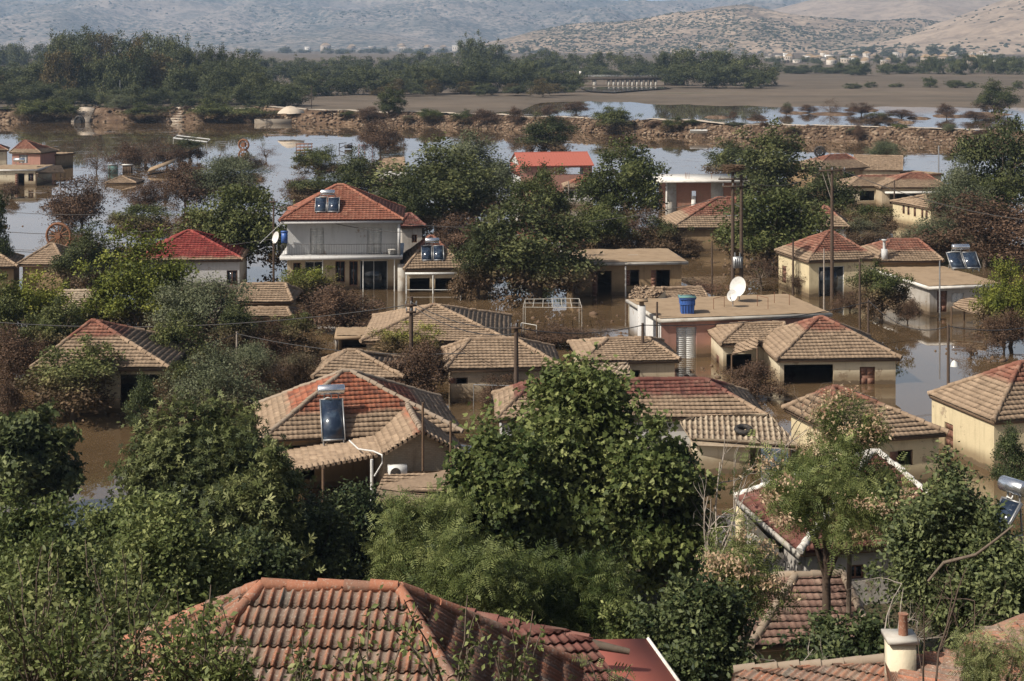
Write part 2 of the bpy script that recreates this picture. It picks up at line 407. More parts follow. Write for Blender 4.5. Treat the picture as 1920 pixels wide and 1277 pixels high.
def fit_opening(root, o, e, n, kind, u0, u1, z0, z1):
    z0b = z0
    if kind == 'open':
        if u1 - u0 > 1.5 or z1 - z0 > 2.6: return
        fr = MB()
        for a, b in ((u0, u0 + .06), (u1 - .06, u1)): fr.obox(o, e, n, a, b, -.13, -.05, z0, z1)
        fr.obox(o, e, n, u0 + .06, u1 - .06, -.128, -.052, z1 - .06, z1); fr.build('door_frame', M['wood'], root)
        sh = MB(); sh.obox(o, e, n, u0 - .42, u0 - .02, .01, .05, z0 + .05, z1 - .03)
        for i in range(6): sh.obox(o, e, n, u0 - .38, u0 - .06, .05, .062, z0 + .1 + (z1 - z0 - .2) * i / 6, z0 + .1 + (z1 - z0 - .2) * (i + .7) / 6)
        sh.build('shutter', M['brown_paint'], root); return
    mb = MB(); w = .07
    if kind in ('window', 'glassdoor'):
        fr = MB()
        for a, b in ((u0, u0 + w), (u1 - w, u1)): fr.obox(o, e, n, a, b, -.14, -.06, z0b, z1)
        fr.obox(o, e, n, u0 + w, u1 - w, -.138, -.062, z1 - w, z1); fr.obox(o, e, n, u0 + w, u1 - w, -.138, -.062, z0b, z0b + w)
        fr.obox(o, e, n, (u0 + u1) / 2 - .03, (u0 + u1) / 2 + .03, -.136, -.064, z0b + w, z1 - w)
        f = fr.build('window' if kind == 'window' else 'glass_door', M['white_paint'] if kind == 'glassdoor' else M['brown_paint'], root)
        mb.obox(o, e, n, u0 + w, u1 - w, -.115, -.10, z0b + w, z1 - w); mb.build('pane', M['glass'], f)
    else:
        mat = {'door': M['brown_paint'], 'shutter': M['white_paint'], 'greydoor': M['grey_metal']}[kind]
        mb.obox(o, e, n, u0, u1, -.15, -.09, z0b, z1)
        nn = max(2, int((z1 - z0b) / .13)) if kind != 'door' else 3
        for i in range(nn):
            za = z0b + (z1 - z0b) * (i + .2) / nn; zb = z0b + (z1 - z0b) * (i + .85) / nn
            for a, b in ((u0 + .06, (u0 + u1) / 2 - .03), ((u0 + u1) / 2 + .03, u1 - .06)): mb.obox(o, e, n, a, b, -.09, -.065, za, zb)
        mb.build('door' if kind != 'shutter' else 'shutter', mat, root)

class House: pass
def frame_of(fl, z, d, fr=None, yaw=None, w=None):
    h = House(); h.z, h.d = z, d
    A = at(fl[0], fl[1], z) if len(fl) == 2 else np.array(fl, float)
    if fr is not None:
        B = at(fr[0], fr[1], z); e = B - A; e[2] = 0
        if yaw is not None:
            y = math.radians(yaw); e2 = np.array((math.cos(y), math.sin(y), 0))
            # stretch along the given yaw until the right corner shows at fr's column
            k = (fr[0] - CX) / F; t = (k * A[1] - A[0]) / (e2[0] - k * e2[1]); h.w = t; h.e = e2
        else:
            h.w = np.linalg.norm(e); h.e = e / h.w
    else:
        y = math.radians(yaw or 0); h.e = np.array((math.cos(y), math.sin(y), 0)); h.w = w
    h.n = np.array((-h.e[1], h.e[0], 0)); h.o = A
    h.P = lambda u, v, zz: h.o + h.e * u + h.n * v + np.array((0, 0, zz - z))
    return h
def ridge_point(h, px, py, v):
    k = (px - CX) / F; b = h.o + h.n * v; u = (k * b[1] - b[0]) / (h.e[0] - k * h.e[1])
    D = b[1] + h.e[1] * u
    return u, CH - (py - HY) * D / F

def walls(h, root, wm, z0, ov, ops, top=None, gable=None):
    """four walls inside the eaves; ops: (side, x0,y0,x1,y1, kind) in photo pixels on that wall's plane"""
    mb = MB(); top = top if top is not None else h.z - .05
    c = [h.P(ov, ov, 0), h.P(h.w - ov, ov, 0), h.P(h.w - ov, h.d - ov, 0), h.P(ov, h.d - ov, 0)]
    S = {'front': (c[0], c[1], -h.n), 'right': (c[1], c[2], h.e), 'back': (c[2], c[3], h.n), 'left': (c[3], c[0], -h.e)}
    fit = []
    for k, (p, q, n) in S.items():
        L = np.linalg.norm((q - p)[:2]); e = (q - p) / L; e[2] = 0; oo = []
        for s, x0, y0, x1, y1, kind in ops:
            if s != k: continue
            a = hit(x0, y0, p, n); b = hit(x1, y1, p, n)
            u0, u1 = sorted((float(np.dot(a - p, e)), float(np.dot(b - p, e))))
            zb, zt = sorted((a[2], b[2])); u0 = max(.15, u0); u1 = min(L - .15, u1); zb = max(zb, -1.2); zt = min(zt, top - .08)
            if u1 - u0 < .1 or zt - zb < .1: continue
            oo.append((u0, u1, zb, zt)); fit.append((p, e, n, kind, u0, u1, zb, zt))
        wall_quad(mb, p, e, n, L, z0, top, oo)
        if gable and k in ('left', 'right'):
            r = gable[0 if k == 'left' else 1]; m = h.P(ov if k == 'left' else h.w - ov, r[1], r[2] - .06)
            mb.poly([(p[0], p[1], top), (q[0], q[1], top), m])
    o = mb.build('wall', wm, root)
    for p, e, n, kind, a, b, c0, d0 in fit: fit_opening(root, p, e, n, kind, a, b, c0, d0)
    h.S = S
    return o

def tile_house(name, label, fl, z, d, ridge, fr=None, yaw=None, w=None, b=.5, kind='hip', rm='tile', wm='cream_wall', z0=-1.6, ov=.35,
               ops=(), rib=.26, course=.31, cap='tile', cat='house', fascia=True, sag=.035):
    h = frame_of(fl, z, d, fr, yaw, w)
    root = h.root = thing(name, label, cat, h.P(h.w / 2, d / 2, max(z0, 0.0)))
    v = d * b
    r = [ridge_point(h, px, py, v) for px, py in ridge]
    u0, u1 = r[0][0], r[-1][0]; zr = sum(x[1] for x in r) / len(r)
    if kind == 'gable': u0, u1 = -0.05, h.w + .05
    if len(r) == 1 and kind == 'hip': u0, u1 = u0 - .15, u0 + .15
    R0, R1 = h.P(u0, v, zr), h.P(u1, v, zr)
    A, B, C, E = h.P(0, 0, z), h.P(h.w, 0, z), h.P(h.w, d, z), h.P(0, d, z)
    mb = MB(); kw = dict(rib=rib, course=course, sag=sag)
    h.front = tile_face(mb, [A, B, R1, R0], **kw); tile_face(mb, [C, E, R0, R1], **kw)
    if kind == 'hip':
        h.right = tile_face(mb, [B, C, R1], **kw); h.left = tile_face(mb, [E, A, R0], **kw)
    ro = mb.build('roof', M[rm], root)
    cp = MB()
    ridge_caps(cp, R0, R1)
    if kind == 'hip':
        for p, q in ((A, R0), (E, R0), (B, R1), (C, R1)): ridge_caps(cp, p, q)
    else:
        for p, q in ((A, R0), (E, R0), (B, R1), (C, R1)): ridge_caps(cp, p, q, .09)
    cp.build('ridge_tiles', M[rm if cap == 'tile' else cap], ro)
    if fascia:
        fb = MB()
        for o_, e_, n_, L in ((A, h.e, h.n, h.w), (C, -h.e, -h.n, h.w), (B, h.n, -h.e, d), (E, -h.n, h.e, d)):
            fb.obox(o_, e_, n_, .06, L - .06, .05, .09, z - .2, z - .07)
        fb.build('fascia', M['wood'], root)
    walls(h, root, M[wm], z0, ov, ops, gable=None if kind == 'hip' else [(u0, v, zr), (u1, v, zr)])
    return h

def flat_house(name, label, fl, z, d, fr=None, yaw=None, w=None, slab=.22, ov=.3, wm='grey_wall', sm='pale_slab', z0=-1.6, ops=(), top='roof_dirt', cat='house'):
    h = frame_of(fl, z, d, fr, yaw, w)
    root = h.root = thing(name, label, cat, h.P(h.w / 2, d / 2, max(z0, 0.0)))
    sb = MB(); sb.obox(h.o, h.e, h.n, 0, h.w, 0, d, z - slab, z); ro = sb.build('roof_slab', M[sm], root)
    tb = MB(); k = 14
    g = RNG.normal(0, .02, (k + 1, k + 1)); V = []
    for i in range(k + 1):
        for j in range(k + 1): V.append(h.P(.12 + (h.w - .24) * i / k, .12 + (d - .24) * j / k, z + .05 + g[i, j]))
    tb.add(V, [(i * (k + 1) + j, (i + 1) * (k + 1) + j, (i + 1) * (k + 1) + j + 1, i * (k + 1) + j + 1) for i in range(k) for j in range(k)])
    tb.build('roof_surface', M[top], ro)
    walls(h, root, M[wm], z0, ov, ops, top=z - slab)
    return h
def posts(root, pts, r, mat, zb=-1.6):
    for q in pts:
        m = MB(); m.bar((q[0], q[1], zb), (q[0], q[1], q[2] - .05), r); m.build('post', M[mat], root)
def post(root, px, z0, z1, D, r=.06, mat='white_paint', name='post'):
    p = atD(px, 100, D); mb = MB(); mb.tube([(p[0], p[1], z0), (p[0], p[1], z1)], r, 8); return mb.build(name, M[mat], root)

def solar_heater(label, h, px, py, npan=2, size=(1.0, 1.9), face='front', yaw=None, tank=.9, flatz=None):
    """panels on a raised frame whose foot stands on the roof at photo pixel (px, py)"""
    if flatz is None:
        o, n = getattr(h, face); p = hit(px, py, o, n)
    else: p = at(px, py, flatz)
    yaw = math.atan2(h.e[1], h.e[0]) if yaw is None else math.radians(yaw)
    e = np.array((math.cos(yaw), math.sin(yaw), 0)); b = np.array((-e[1], e[0], 0))
    root = thing('solar_water_heater', label, 'solar heater', p, 'solar water heaters on the roofs')
    W, L = size; ta = math.radians(48); up = b * math.cos(ta) + np.array((0, 0, math.sin(ta))); nn = np.cross(e, up)
    tw = npan * W + (npan - 1) * .08
    base = p + np.array((0, 0, .18))
    for i in range(npan):
        q = base + e * (-tw / 2 + i * (W + .08))
        fr = MB(); gl = MB()
        def bx(m, a0, a1, c0, c1, d0, d1): m.box8([q + e * a + up * c + nn * dd for dd in (d0, d1) for a, c in ((a0, c0), (a1, c0), (a1, c1), (a0, c1))])
        bx(fr, 0, W, 0, L, -.09, -.012)
        t = .055
        for a0, a1, c0, c1 in ((0, t, 0, L), (W - t, W, 0, L), (t, W - t, 0, t), (t, W - t, L - t, L)): bx(fr, a0, a1, c0, c1, -.012, .025)
        f = fr.build('panel', M['grey_metal'], root)
        bx(gl, t, W - t, t, L - t, -.008, .004); gl.build('pane', M['solar'], f)
    topc = base + up * (L + .12) + np.array((0, 0, .32))
    tk = MB(); r = .24
    ks = [-1, -.97, -.9, .9, .97, 1]; rs = [.02, r * .8, r, r, r * .8, .02]
    tk.tube([topc + e * (tank * a) for a in ks], rs, 14, cap=False); tk.build('tank', M['steel'], root, True)
    st = MB()
    for s in (-tw * .42, tw * .42):
        foot = p + e * s; bk = p + b * (L * math.cos(ta) + .1) + e * s
        st.bar(foot - np.array((0, 0, .1)), base + e * s, .05); st.bar((bk[0], bk[1], p[2] - .3), topc + e * s * .7 - np.array((0, 0, .2)), .05)
        st.bar(foot, (bk[0], bk[1], p[2] - .05), .05)
    st.build('support_frame', M['grey_metal'], root)
    pi = MB(); c = topc - np.array((0, 0, r)); d0 = base + up * L + e * (-tw / 2 + .2)
    pi.tube([c, c - np.array((0, 0, .15)) - b * .1, (c + d0) / 2 - b * .15, d0], .03, 6); pi.build('pipe', M['white_paint'], root)
    return root
def dish(label, p, r=.5, face=(-.5, -.75, .45), mast=1.0):
    root = thing('satellite_dish', label, 'satellite dish', p)
    f = np.array(face, float); f /= np.linalg.norm(f); c = np.array(p) + np.array((0, 0, mast))
    x = np.cross(f, (0, 0, 1)); x /= np.linalg.norm(x); y = np.cross(x, f); V = [c]; k = 20
    for i, rr in enumerate((.33, .66, 1.0)):
        for a in np.linspace(0, 2 * math.pi, k, endpoint=False): V.append(c + r * rr * (x * math.cos(a) * .92 + y * math.sin(a)) + f * (r * .28 * rr * rr))
    mb = MB(); mb.add(V, [(0, 1 + i, 1 + (i + 1) % k) for i in range(k)])
    mb.add(V, [(1 + q * k + i, 1 + (q + 1) * k + i, 1 + (q + 1) * k + (i + 1) % k, 1 + q * k + (i + 1) % k) for q in (0, 1) for i in range(k)])
    mb.build('reflector', M['white_paint'], root, True)
    a = MB(); a.tube([c - y * r, c - y * r * .6 + f * r * .9], .02, 5); a.tube([c - y * r * .6 + f * r * .86, c - y * r * .5 + f * r * 1.02], .05, 6); a.build('arm', M['grey_metal'], root)
    m = MB(); m.tube([p, c - f * .06], .035, 6); m.build('mast', M['grey_metal'], root)
    return root
# ------------------------------------------------------------------ the setting
def vnoise(x, y, seed):
    g = np.random.default_rng(seed).random((64, 64))
    xi, yi = np.floor(x).astype(int), np.floor(y).astype(int); fx, fy = x - xi, y - yi
    fx, fy = fx * fx * (3 - 2 * fx), fy * fy * (3 - 2 * fy)
    q = lambda a, b: g[a % 64, b % 64]
    return (q(xi, yi) * (1 - fx) + q(xi + 1, yi) * fx) * (1 - fy) + (q(xi, yi + 1) * (1 - fx) + q(xi + 1, yi + 1) * fx) * fy
def fbm(x, y, seed, oct=5):
    return sum(vnoise(x * 2 ** i + 13.7 * i, y * 2 ** i + 7.1 * i, seed + i) * .5 ** i for i in range(oct)) / (2 - .5 ** (oct - 1)) - .5
def grid(name, X, Y, Z, mat, smooth=True):
    r, c = X.shape; mb = MB(); idx = np.arange(r * c).reshape(r, c)
    mb.add(np.stack((X, Y, Z), -1).reshape(-1, 3), np.stack((idx[:-1, :-1], idx[:-1, 1:], idx[1:, 1:], idx[1:, :-1]), -1).reshape(-1, 4))
    return mb.build(name, mat, None, smooth)

GY = [-30, 0, 12, 22, 35, 45, 55, 66, 74, 92, 5000]; GZ = [24, 19.2, 14.2, 9.6, 5.2, 2.6, 1.3, .25, -.6, -1.9, -2.2]
def ground_z(x, y): return np.interp(y, GY, GZ)
def ground_mat():
    k = NT('ground'); p = k.pos()
    c = k.ramp(k.noise(p, .6, 6, .7), [(.3, (.045, .038, .022)), (.5, (.09, .075, .045)), (.7, (.16, .125, .085))]); k.bump(k.noise(p, 6, 5), .08)
    return k.fin(c, .95, .1)
xs = np.concatenate((np.linspace(-3500, -70, 12), np.linspace(-60, 60, 90), np.linspace(70, 3500, 12)))
ys = np.concatenate((np.linspace(-30, 100, 110), np.array((140, 300, 600, 1500, 4500.))))
X, Y = np.meshgrid(xs, ys)
tag(grid('ground', X, Y, ground_z(X, Y) + fbm(X * .25, Y * .25, 3) * np.where(Y < 70, .9, .1), ground_mat()), kind='structure')

def water_mat():
    k = NT('flood_water'); p = k.pos()
    g = k.noise(p, .06, 4)
    c = k.mix(k.step(g, .35, .7), (.080, .053, .028), (.122, .080, .043))
    mp = k.n('Mapping'); k.l(p, mp.inputs[0]); mp.inputs['Scale'].default_value = (1, .35, 1)
    h = k.math('ADD', k.noise(mp.outputs[0], 1.1, 3), k.math('MULTIPLY', k.noise(p, .22, 2), 1.6))
    k.bump(h, .005, .3)
    m2 = k.n('Mapping'); k.l(p, m2.inputs[0]); m2.inputs['Scale'].default_value = (.5, 1, 1)
    sc = k.math('MULTIPLY', k.step(k.noise(m2.outputs[0], .28, 6, .7), .56, .64), k.step(k.noise(p, .03, 3), .42, .6))
    fl = k.math('MULTIPLY', k.step(k.noise(p, 2.6, 4, .7), .56, .62), sc)
    c = k.mix(k.math('MULTIPLY', sc, .5), c, (.15, .10, .06)); c = k.mix(k.math('MULTIPLY', fl, .8), c, (.26, .2, .13))
    k.fin(c, .02, .5); k.l(k.math('MULTIPLY_ADD', sc, .28, .02), k.b.inputs['Roughness']); k.b.inputs['IOR'].default_value = 2.0
    return k.m
mb = MB(); mb.poly([(-900, 60, 0), (900, 60, 0), (900, 1100, 0), (-900, 1100, 0)])
tag(mb.build('flood_water', water_mat()), kind='structure')

# embankment across the middle distance
DK = np.array([at(px, py, 0)[:2] for px, py in ((-420, 229), (-60, 229), (140, 229), (480, 230), (650, 234), (850, 239), (1000, 245), (1300, 257), (1600, 266), (1850, 271), (2150, 278))])
seg = np.concatenate(([0], np.cumsum(np.linalg.norm(np.diff(DK, axis=0), axis=1))))
def dike_at(s):
    s = np.clip(s, 0, seg[-1]); p = np.stack((np.interp(s, seg, DK[:, 0]), np.interp(s, seg, DK[:, 1])), -1)
    q = np.stack((np.interp(s + 8, seg, DK[:, 0]), np.interp(s + 8, seg, DK[:, 1])), -1) - np.stack((np.interp(s - 8, seg, DK[:, 0]), np.interp(s - 8, seg, DK[:, 1])), -1)
    q /= np.linalg.norm(q, axis=-1, keepdims=True); return p, np.stack((-q[..., 1], q[..., 0]), -1)
def bank_mat():
    k = NT('bank_soil'); p = k.pos()
    c = k.ramp(k.noise(p, .35, 7, .7), [(.34, (.07, .045, .03)), (.52, (.14, .092, .06)), (.66, (.30, .22, .155))]); k.bump(k.noise(p, 1.3, 6, .7), .5)
    return k.fin(c, .95, .1)
PRO = [(-4, -1.2), (0, -.05), (1.6, 1.5), (3.2, 3.1), (5, 4.55), (6, 4.75), (10, 4.75), (13, 3.6), (18, 1), (24, -1.2)]
ss = np.linspace(0, seg[-1], 420); P_, N_ = dike_at(ss)
X = np.stack([P_[:, 0] + N_[:, 0] * a for a, b in PRO]); Y = np.stack([P_[:, 1] + N_[:, 1] * a for a, b in PRO])
KS = np.interp(ss, seg, np.linspace(.76, .50, len(seg))); Z = np.stack([np.full(len(ss), b) * (KS if b > 0 else 1) for a, b in PRO]); Z = Z + fbm(X * .12, Y * .12, 21) * np.where((Z > .2), 1.5, .3)
BM = bank_mat(); tag(grid('embankment', X, Y, Z, BM), kind='structure')
TK = plain('track_gravel', (.47, .40, .32), .95, .1, .4, .3)
Zt = np.stack((Z[5], Z[6])) + .12
lift = np.array([[6.2], [9.2]]); Xt = np.stack([P_[:, 0] + N_[:, 0] * a for a in (6.2, 8, 9.6)]); Yt = np.stack([P_[:, 1] + N_[:, 1] * a for a in (6.2, 8, 9.6)])
sel = ss > seg[3] - 20
tag(grid('embankment_track', Xt[:, sel], Yt[:, sel], (np.stack([np.maximum(Z[5], Z[6])] * 3) + .16)[:, sel], TK), kind='structure')
# riprap
def rock_mat():
    k = NT('rock'); t = k.tint(); c = k.mix(k.math('MULTIPLY', k.noise(k.pos(), 1.2, 4), .5), k.ramp(t, [(0, (.06, .04, .028)), (.5, (.125, .088, .06)), (1, (.33, .26, .19))]), (.16, .10, .06))
    return k.fin(c, .95, .1)
ICO_V = np.array([(0, 0, 1), (.9, 0, .4), (.3, .85, .4), (-.72, .52, .4), (-.72, -.52, .4), (.3, -.85, .4), (.72, .52, -.4), (-.3, .85, -.4), (-.9, 0, -.4), (-.3, -.85, -.4), (.72, -.52, -.4), (0, 0, -1.)])
ICO_F = np.array([(0, 1, 2), (0, 2, 3), (0, 3, 4), (0, 4, 5), (0, 5, 1), (1, 6, 2), (2, 7, 3), (3, 8, 4), (4, 9, 5), (5, 10, 1), (6, 7, 2), (7, 8, 3), (8, 9, 4), (9, 10, 5), (10, 6, 1), (11, 7, 6), (11, 8, 7), (11, 9, 8), (11, 10, 9), (11, 6, 10)])
def rocks(mb, C, S, rng):
    n = len(C); V = ICO_V[None] * (1 + rng.normal(0, .16, (n, 12, 1)))
    a = rng.random(n) * 6.28; V = V * np.stack((S * rng.uniform(.8, 1.5, n), S * rng.uniform(.6, 1, n), S * rng.uniform(.4, .8, n)), -1)[:, None]
    t = rng.normal(0, .35, n)
    y, z = V[..., 1] * np.cos(t)[:, None] - V[..., 2] * np.sin(t)[:, None], V[..., 1] * np.sin(t)[:, None] + V[..., 2] * np.cos(t)[:, None]
    x, y = V[..., 0] * np.cos(a)[:, None] - y * np.sin(a)[:, None], V[..., 0] * np.sin(a)[:, None] + y * np.cos(a)[:, None]
    V = np.stack((x, y, z), -1) + C[:, None]
    mb.add(V.reshape(-1, 3), (ICO_F[None] + 12 * np.arange(n)[:, None, None]).reshape(-1, 3), np.repeat(np.clip(rng.normal(.5, .25, n), 0, 1), 20))
rr = np.random.default_rng(5); n = 3000
s_ = rr.uniform(seg[3] + 30, seg[-1], n); a_ = rr.uniform(-.4, 5.6, n); p_, n_ = dike_at(s_)
zb = np.interp(a_, [q[0] for q in PRO], [q[1] for q in PRO]) * np.interp(s_, seg, np.linspace(.76, .50, len(seg)))
xy = p_ + n_ * a_[:, None]; zz = zb + fbm(xy[:, 0] * .12, xy[:, 1] * .12, 21) * 1.5
mb = MB(); rocks(mb, np.stack((xy[:, 0], xy[:, 1], zz + .1), -1), rr.uniform(.16, .5, n) * (1 + (rr.random(n) > .94) * .8), rr)
n = 420; s_ = rr.uniform(40, seg[3] + 40, n); a_ = rr.uniform(-.2, 5.4, n); p_, n_ = dike_at(s_); xy = p_ + n_ * a_[:, None]; zz = np.interp(a_, [q[0] for q in PRO], [q[1] for q in PRO]) * .74 + fbm(xy[:, 0] * .12, xy[:, 1] * .12, 21) * 1.5
rocks(mb, np.stack((xy[:, 0], xy[:, 1], zz), -1), rr.uniform(.2, .75, n), rr)
tag(mb.build('rubble', rock_mat()), 'broken tan stone rubble facing the long embankment', 'rubble', kind='stuff')

# muddy plain beyond the embankment
def field_mat():
    k = NT('mud_field'); p = k.pos(); mp = k.n('Mapping'); k.l(p, mp.inputs[0]); mp.inputs['Scale'].default_value = (.25, 1, 1)
    c = k.ramp(k.noise(mp.outputs[0], .012, 6, .6), [(.3, (.068, .056, .040)), (.5, (.100, .080, .057)), (.62, (.15, .115, .083)), (.70, (.085, .085, .045))])
    c2 = k.ramp(k.noise(p, .05, 5, .6), [(.4, (.075, .058, .043)), (.6, (.15, .118, .09))]); k.bump(k.noise(p, .6, 5), .3)
    return k.fin(k.mix(.4, c, c2), .9, .2)
cols = np.arange(-700, 2650, 12.0)
edge = np.interp(cols, [-700, 470, 640, 780, 900, 975, 1010, 1150, 1280, 1500, 1750, 2600], [224, 224, 222, 219, 217, 214, 196, 192, 199, 204, 204, 207]) + fbm(cols * .02, cols * 0, 9) * 9
D0 = F * CH / (edge - HY); X, Y, Z = [], [], []
for t in np.concatenate((np.linspace(0, .12, 14), np.linspace(.16, 1, 14))):
    D = D0 + (3400 - D0) * t; xx = (cols - CX) * D / F
    X.append(xx); Y.append(D); Z.append(np.where(t == 0, -.3, .25 + 2.2 * min(1, t * 3) + fbm(xx * .01, D * .01, 31) * .7 * min(1, t * 12)))
X, Y, Z = map(np.array, (X, Y, Z)); tag(grid('mud_field', X, Y, Z, field_mat()), kind='structure')
def patch(name, pts, z, mat):
    P = [at(a, b, z) for a, b in pts]; mb = MB(); mb.poly(P); return tag(mb.build(name, mat), kind='structure')
PW = plain('pool_water', (.10, .085, .07), .05, .6, .3, .02)
patch('pool_water', ((1085, 164.5), (1120, 163), (1245, 162.5), (1262, 165), (1200, 169), (1150, 173), (1105, 171)), 1.0, PW)
rg = np.random.default_rng(8)
for px, py, w in ((1660, 224, 60), (1720, 222, 45), (1490, 212, 60), (1560, 214, 80), (1620, 207, 60), (1780, 218, 75), (1850, 214, 90), (1345, 220, 50), (1420, 224, 40), (1700, 230, 30)):
    c = at(px, py); s = CH and F / c[1]; r = w / 2 / s; mb = MB(); a = np.linspace(0, 2 * math.pi, 18, endpoint=False); rad = r * (1 + rg.normal(0, .18, 18)); V = [(c[0], c[1], .5)]
    for k_, zz in ((.6, .38), (1, -.15)):
        V += [(c[0] + rad[i] * k_ * math.cos(a[i]), c[1] + rad[i] * k_ * 1.5 * math.sin(a[i]), zz) for i in range(18)]
    mb.add(V, [(0, 1 + i, 1 + (i + 1) % 18) for i in range(18)]); mb.add(V, [(1 + i, 19 + i, 19 + (i + 1) % 18, 1 + (i + 1) % 18) for i in range(18)])
    tag(mb.build('mud_bank', BM, None, True), kind='structure')

# hills and mountains
def hill_mat(name, soil, soil2, scrub, sc, dens, big):
    k = NT(name); p = k.pos(); t = k.noise(p, big, 4, .6)
    v = k.n('TexVoronoi'); k.l(p, v.inputs['Vector']); v.inputs['Scale'].default_value = sc
    dots = k.math('MULTIPLY', k.math('SUBTRACT', 1.0, k.step(v.outputs['Distance'], .18, .42)), k.step(k.math('ADD', t, k.math('MULTIPLY', k.noise(p, sc * .35, 3), .5)), dens, dens + .12))
    c = k.mix(k.step(k.noise(p, big * 2.2, 6, .7), .38, .66), soil, soil2)
    c = k.mix(k.math('MULTIPLY', k.step(k.noise(p, sc * .5, 5, .7), .5, .7), .35), c, tuple(x * 1.25 for x in soil))
    sp = k.step(k.math('ADD', k.noise(p, sc * 1.1, 6, .75), k.math('MULTIPLY_ADD', t, .5, -.25)), dens - .12, dens + .02)
    c = k.mix(k.math('MULTIPLY', k.step(k.noise(p, sc * .55, 4, .7), .44, .6), .5), c, tuple(x * .5 for x in soil2))
    c = k.mix(k.math('MULTIPLY', sp, .85), c, tuple(x * 1.6 for x in scrub))
    k.bump(k.noise(p, sc * .25, 6, .65), 6.0 * .03 / sc * 2, .8)
    return k.fin(k.mix(dots, c, scrub), .95, .05)
def hill(name, tops, D0, D1, base, mat, amp, seed, step=7, rows=44, fq=1.0, pw=.85):
    tp = np.array(tops, float); cols = np.arange(tp[0, 0], tp[-1, 0] + 1, step); ty = np.interp(cols, tp[:, 0], tp[:, 1])
    zt = CH + (HY - ty) * D1 / F; X, Y, Z = [], [], []
    for t in np.concatenate((np.linspace(0, 1, rows), (1.12, 1.35, 1.7))):
        D = D0 + (D1 - D0) * t + np.zeros(len(cols)); x = (cols - CX) * D / F
        s = t ** pw if t <= 1 else 1 - (t - 1) * 1.4
        rid = (1 - np.abs(fbm(x * .0016 * fq, D * .0016 * fq, seed)) * 4)
        z = base + (zt - base) * s + (rid * .6 + fbm(x * .006 * fq, D * .006 * fq, seed + 5) * 1.6) * amp * math.sin(min(t, 1) * math.pi) ** .7
        if t == 0: z = z * 0 - 3
        X.append(x); Y.append(D); Z.append(z)
    X, Y, Z = map(np.array, (X, Y, Z)); tag(grid(name, X, Y, Z, mat), kind='structure'); return X[:rows], Y[:rows], Z[:rows]
HM = hill_mat('hill_grass', (.37, .285, .21), (.21, .16, .12), (.035, .038, .026), .085, .62, .004)
HB = hill_mat('hill_bare', (.35, .275, .21), (.27, .21, .16), (.04, .044, .03), .06, .86, .003)
MM = hill_mat('mountain_rock', (.30, .255, .22), (.12, .12, .112), (.03, .04, .038), .05, .60, .0012)
HS = []
HS.append(hill('mountains', ((-1500, -20), (-300, -30), (300, -34), (700, -30), (1000, -20), (1120, 0), (1200, 9), (1290, 5), (1400, -24), (2000, -34), (3300, -30)), 4500, 8600, 4, MM, 120, 41, 8, 60, .55, 1.25))
hill('hills', ((330, 97), (420, 90), (500, 80), (560, 66), (640, 50), (690, 56), (740, 66), (800, 76), (860, 84), (930, 96)), 3900, 4900, 3, MM, 16, 51)
hill('hills', ((1330, 60), (1380, 40), (1450, 18), (1520, 0), (1600, -18), (1720, -30), (1900, -20), (2100, 0)), 3900, 5200, 3, HB, 20, 61)
HS.append(hill('hills', ((905, 97), (960, 78), (1000, 62), (1060, 52), (1120, 47), (1180, 42), (1230, 33), (1290, 22), (1350, 12), (1400, 8), (1440, 17), (1490, 30), (1560, 34), (1640, 44), (1720, 40), (1800, 52), (1900, 70), (2000, 90)), 2850, 3700, 2, HM, 26, 71, 5))
HS.append(hill('hills', ((1560, 101), (1640, 82), (1700, 64), (1760, 44), (1820, 22), (1880, 0), (1960, -26), (2100, -60), (2500, -70)), 2500, 3350, 2, HB, 18, 81, 5))
def scrub(g, n, smin, smax, seed, mask=.0, fq=.006, label='', sel=None):
    X, Y, Z = g; rg = np.random.default_rng(seed); r, c = X.shape; i, j = rg.uniform(.3, r - 1.01, n * 3), rg.uniform(0, c - 1.01, n * 3); i0, j0 = i.astype(int), j.astype(int); fi, fj = i - i0, j - j0
    q = lambda A: (A[i0, j0] * (1 - fj) + A[i0, j0 + 1] * fj) * (1 - fi) + (A[i0 + 1, j0] * (1 - fj) + A[i0 + 1, j0 + 1] * fj) * fi
    C = np.stack((q(X), q(Y), q(Z)), -1); px = CX + C[:, 0] * F / C[:, 1]; py = HY + (CH - C[:, 2]) * F / C[:, 1]
    k = (fbm(C[:, 0] * fq, C[:, 1] * fq, seed) > mask) & (px > -60) & (px < 1980) & (py > -20)
    if sel: k &= sel(px, py)
    C = C[k][:n]; m = MB(); rocks(m, C, rg.uniform(smin, smax, len(C)), rg); tag(m.build('hillside_scrub', M['leaf_scrub']), label, 'scrub', kind='stuff')
M['leaf_scrub'] = plain('leaf_scrub', (.040, .046, .026), .95, .05, .4, .05, dirt=(.06, .06, .035))
scrub(HS[0], 5200, 3.5, 8, 5, .03, .0022, 'dark scrub speckled over the far mountain')
scrub(HS[1], 4200, 1.6, 4.2, 6, -.02, .005, 'dark bushes dotted over the stony hill')
scrub(HS[1], 1200, 2.2, 4.6, 9, -.3, .004, 'dense dark scrub on the right flank of the stony hill', lambda px, py: (px > 1420) & (py > 25 + (1720 - px) * .03))
scrub(HS[2], 150, 2.2, 4.2, 7, -.1, .004, 'scattered bushes on the bare right-hand hill')
scrub(HS[2], 700, 2.5, 5, 8, -.5, .004, 'wooded foot of the bare right-hand hill', lambda px, py: py > 86 - (px - 1560) * .02)

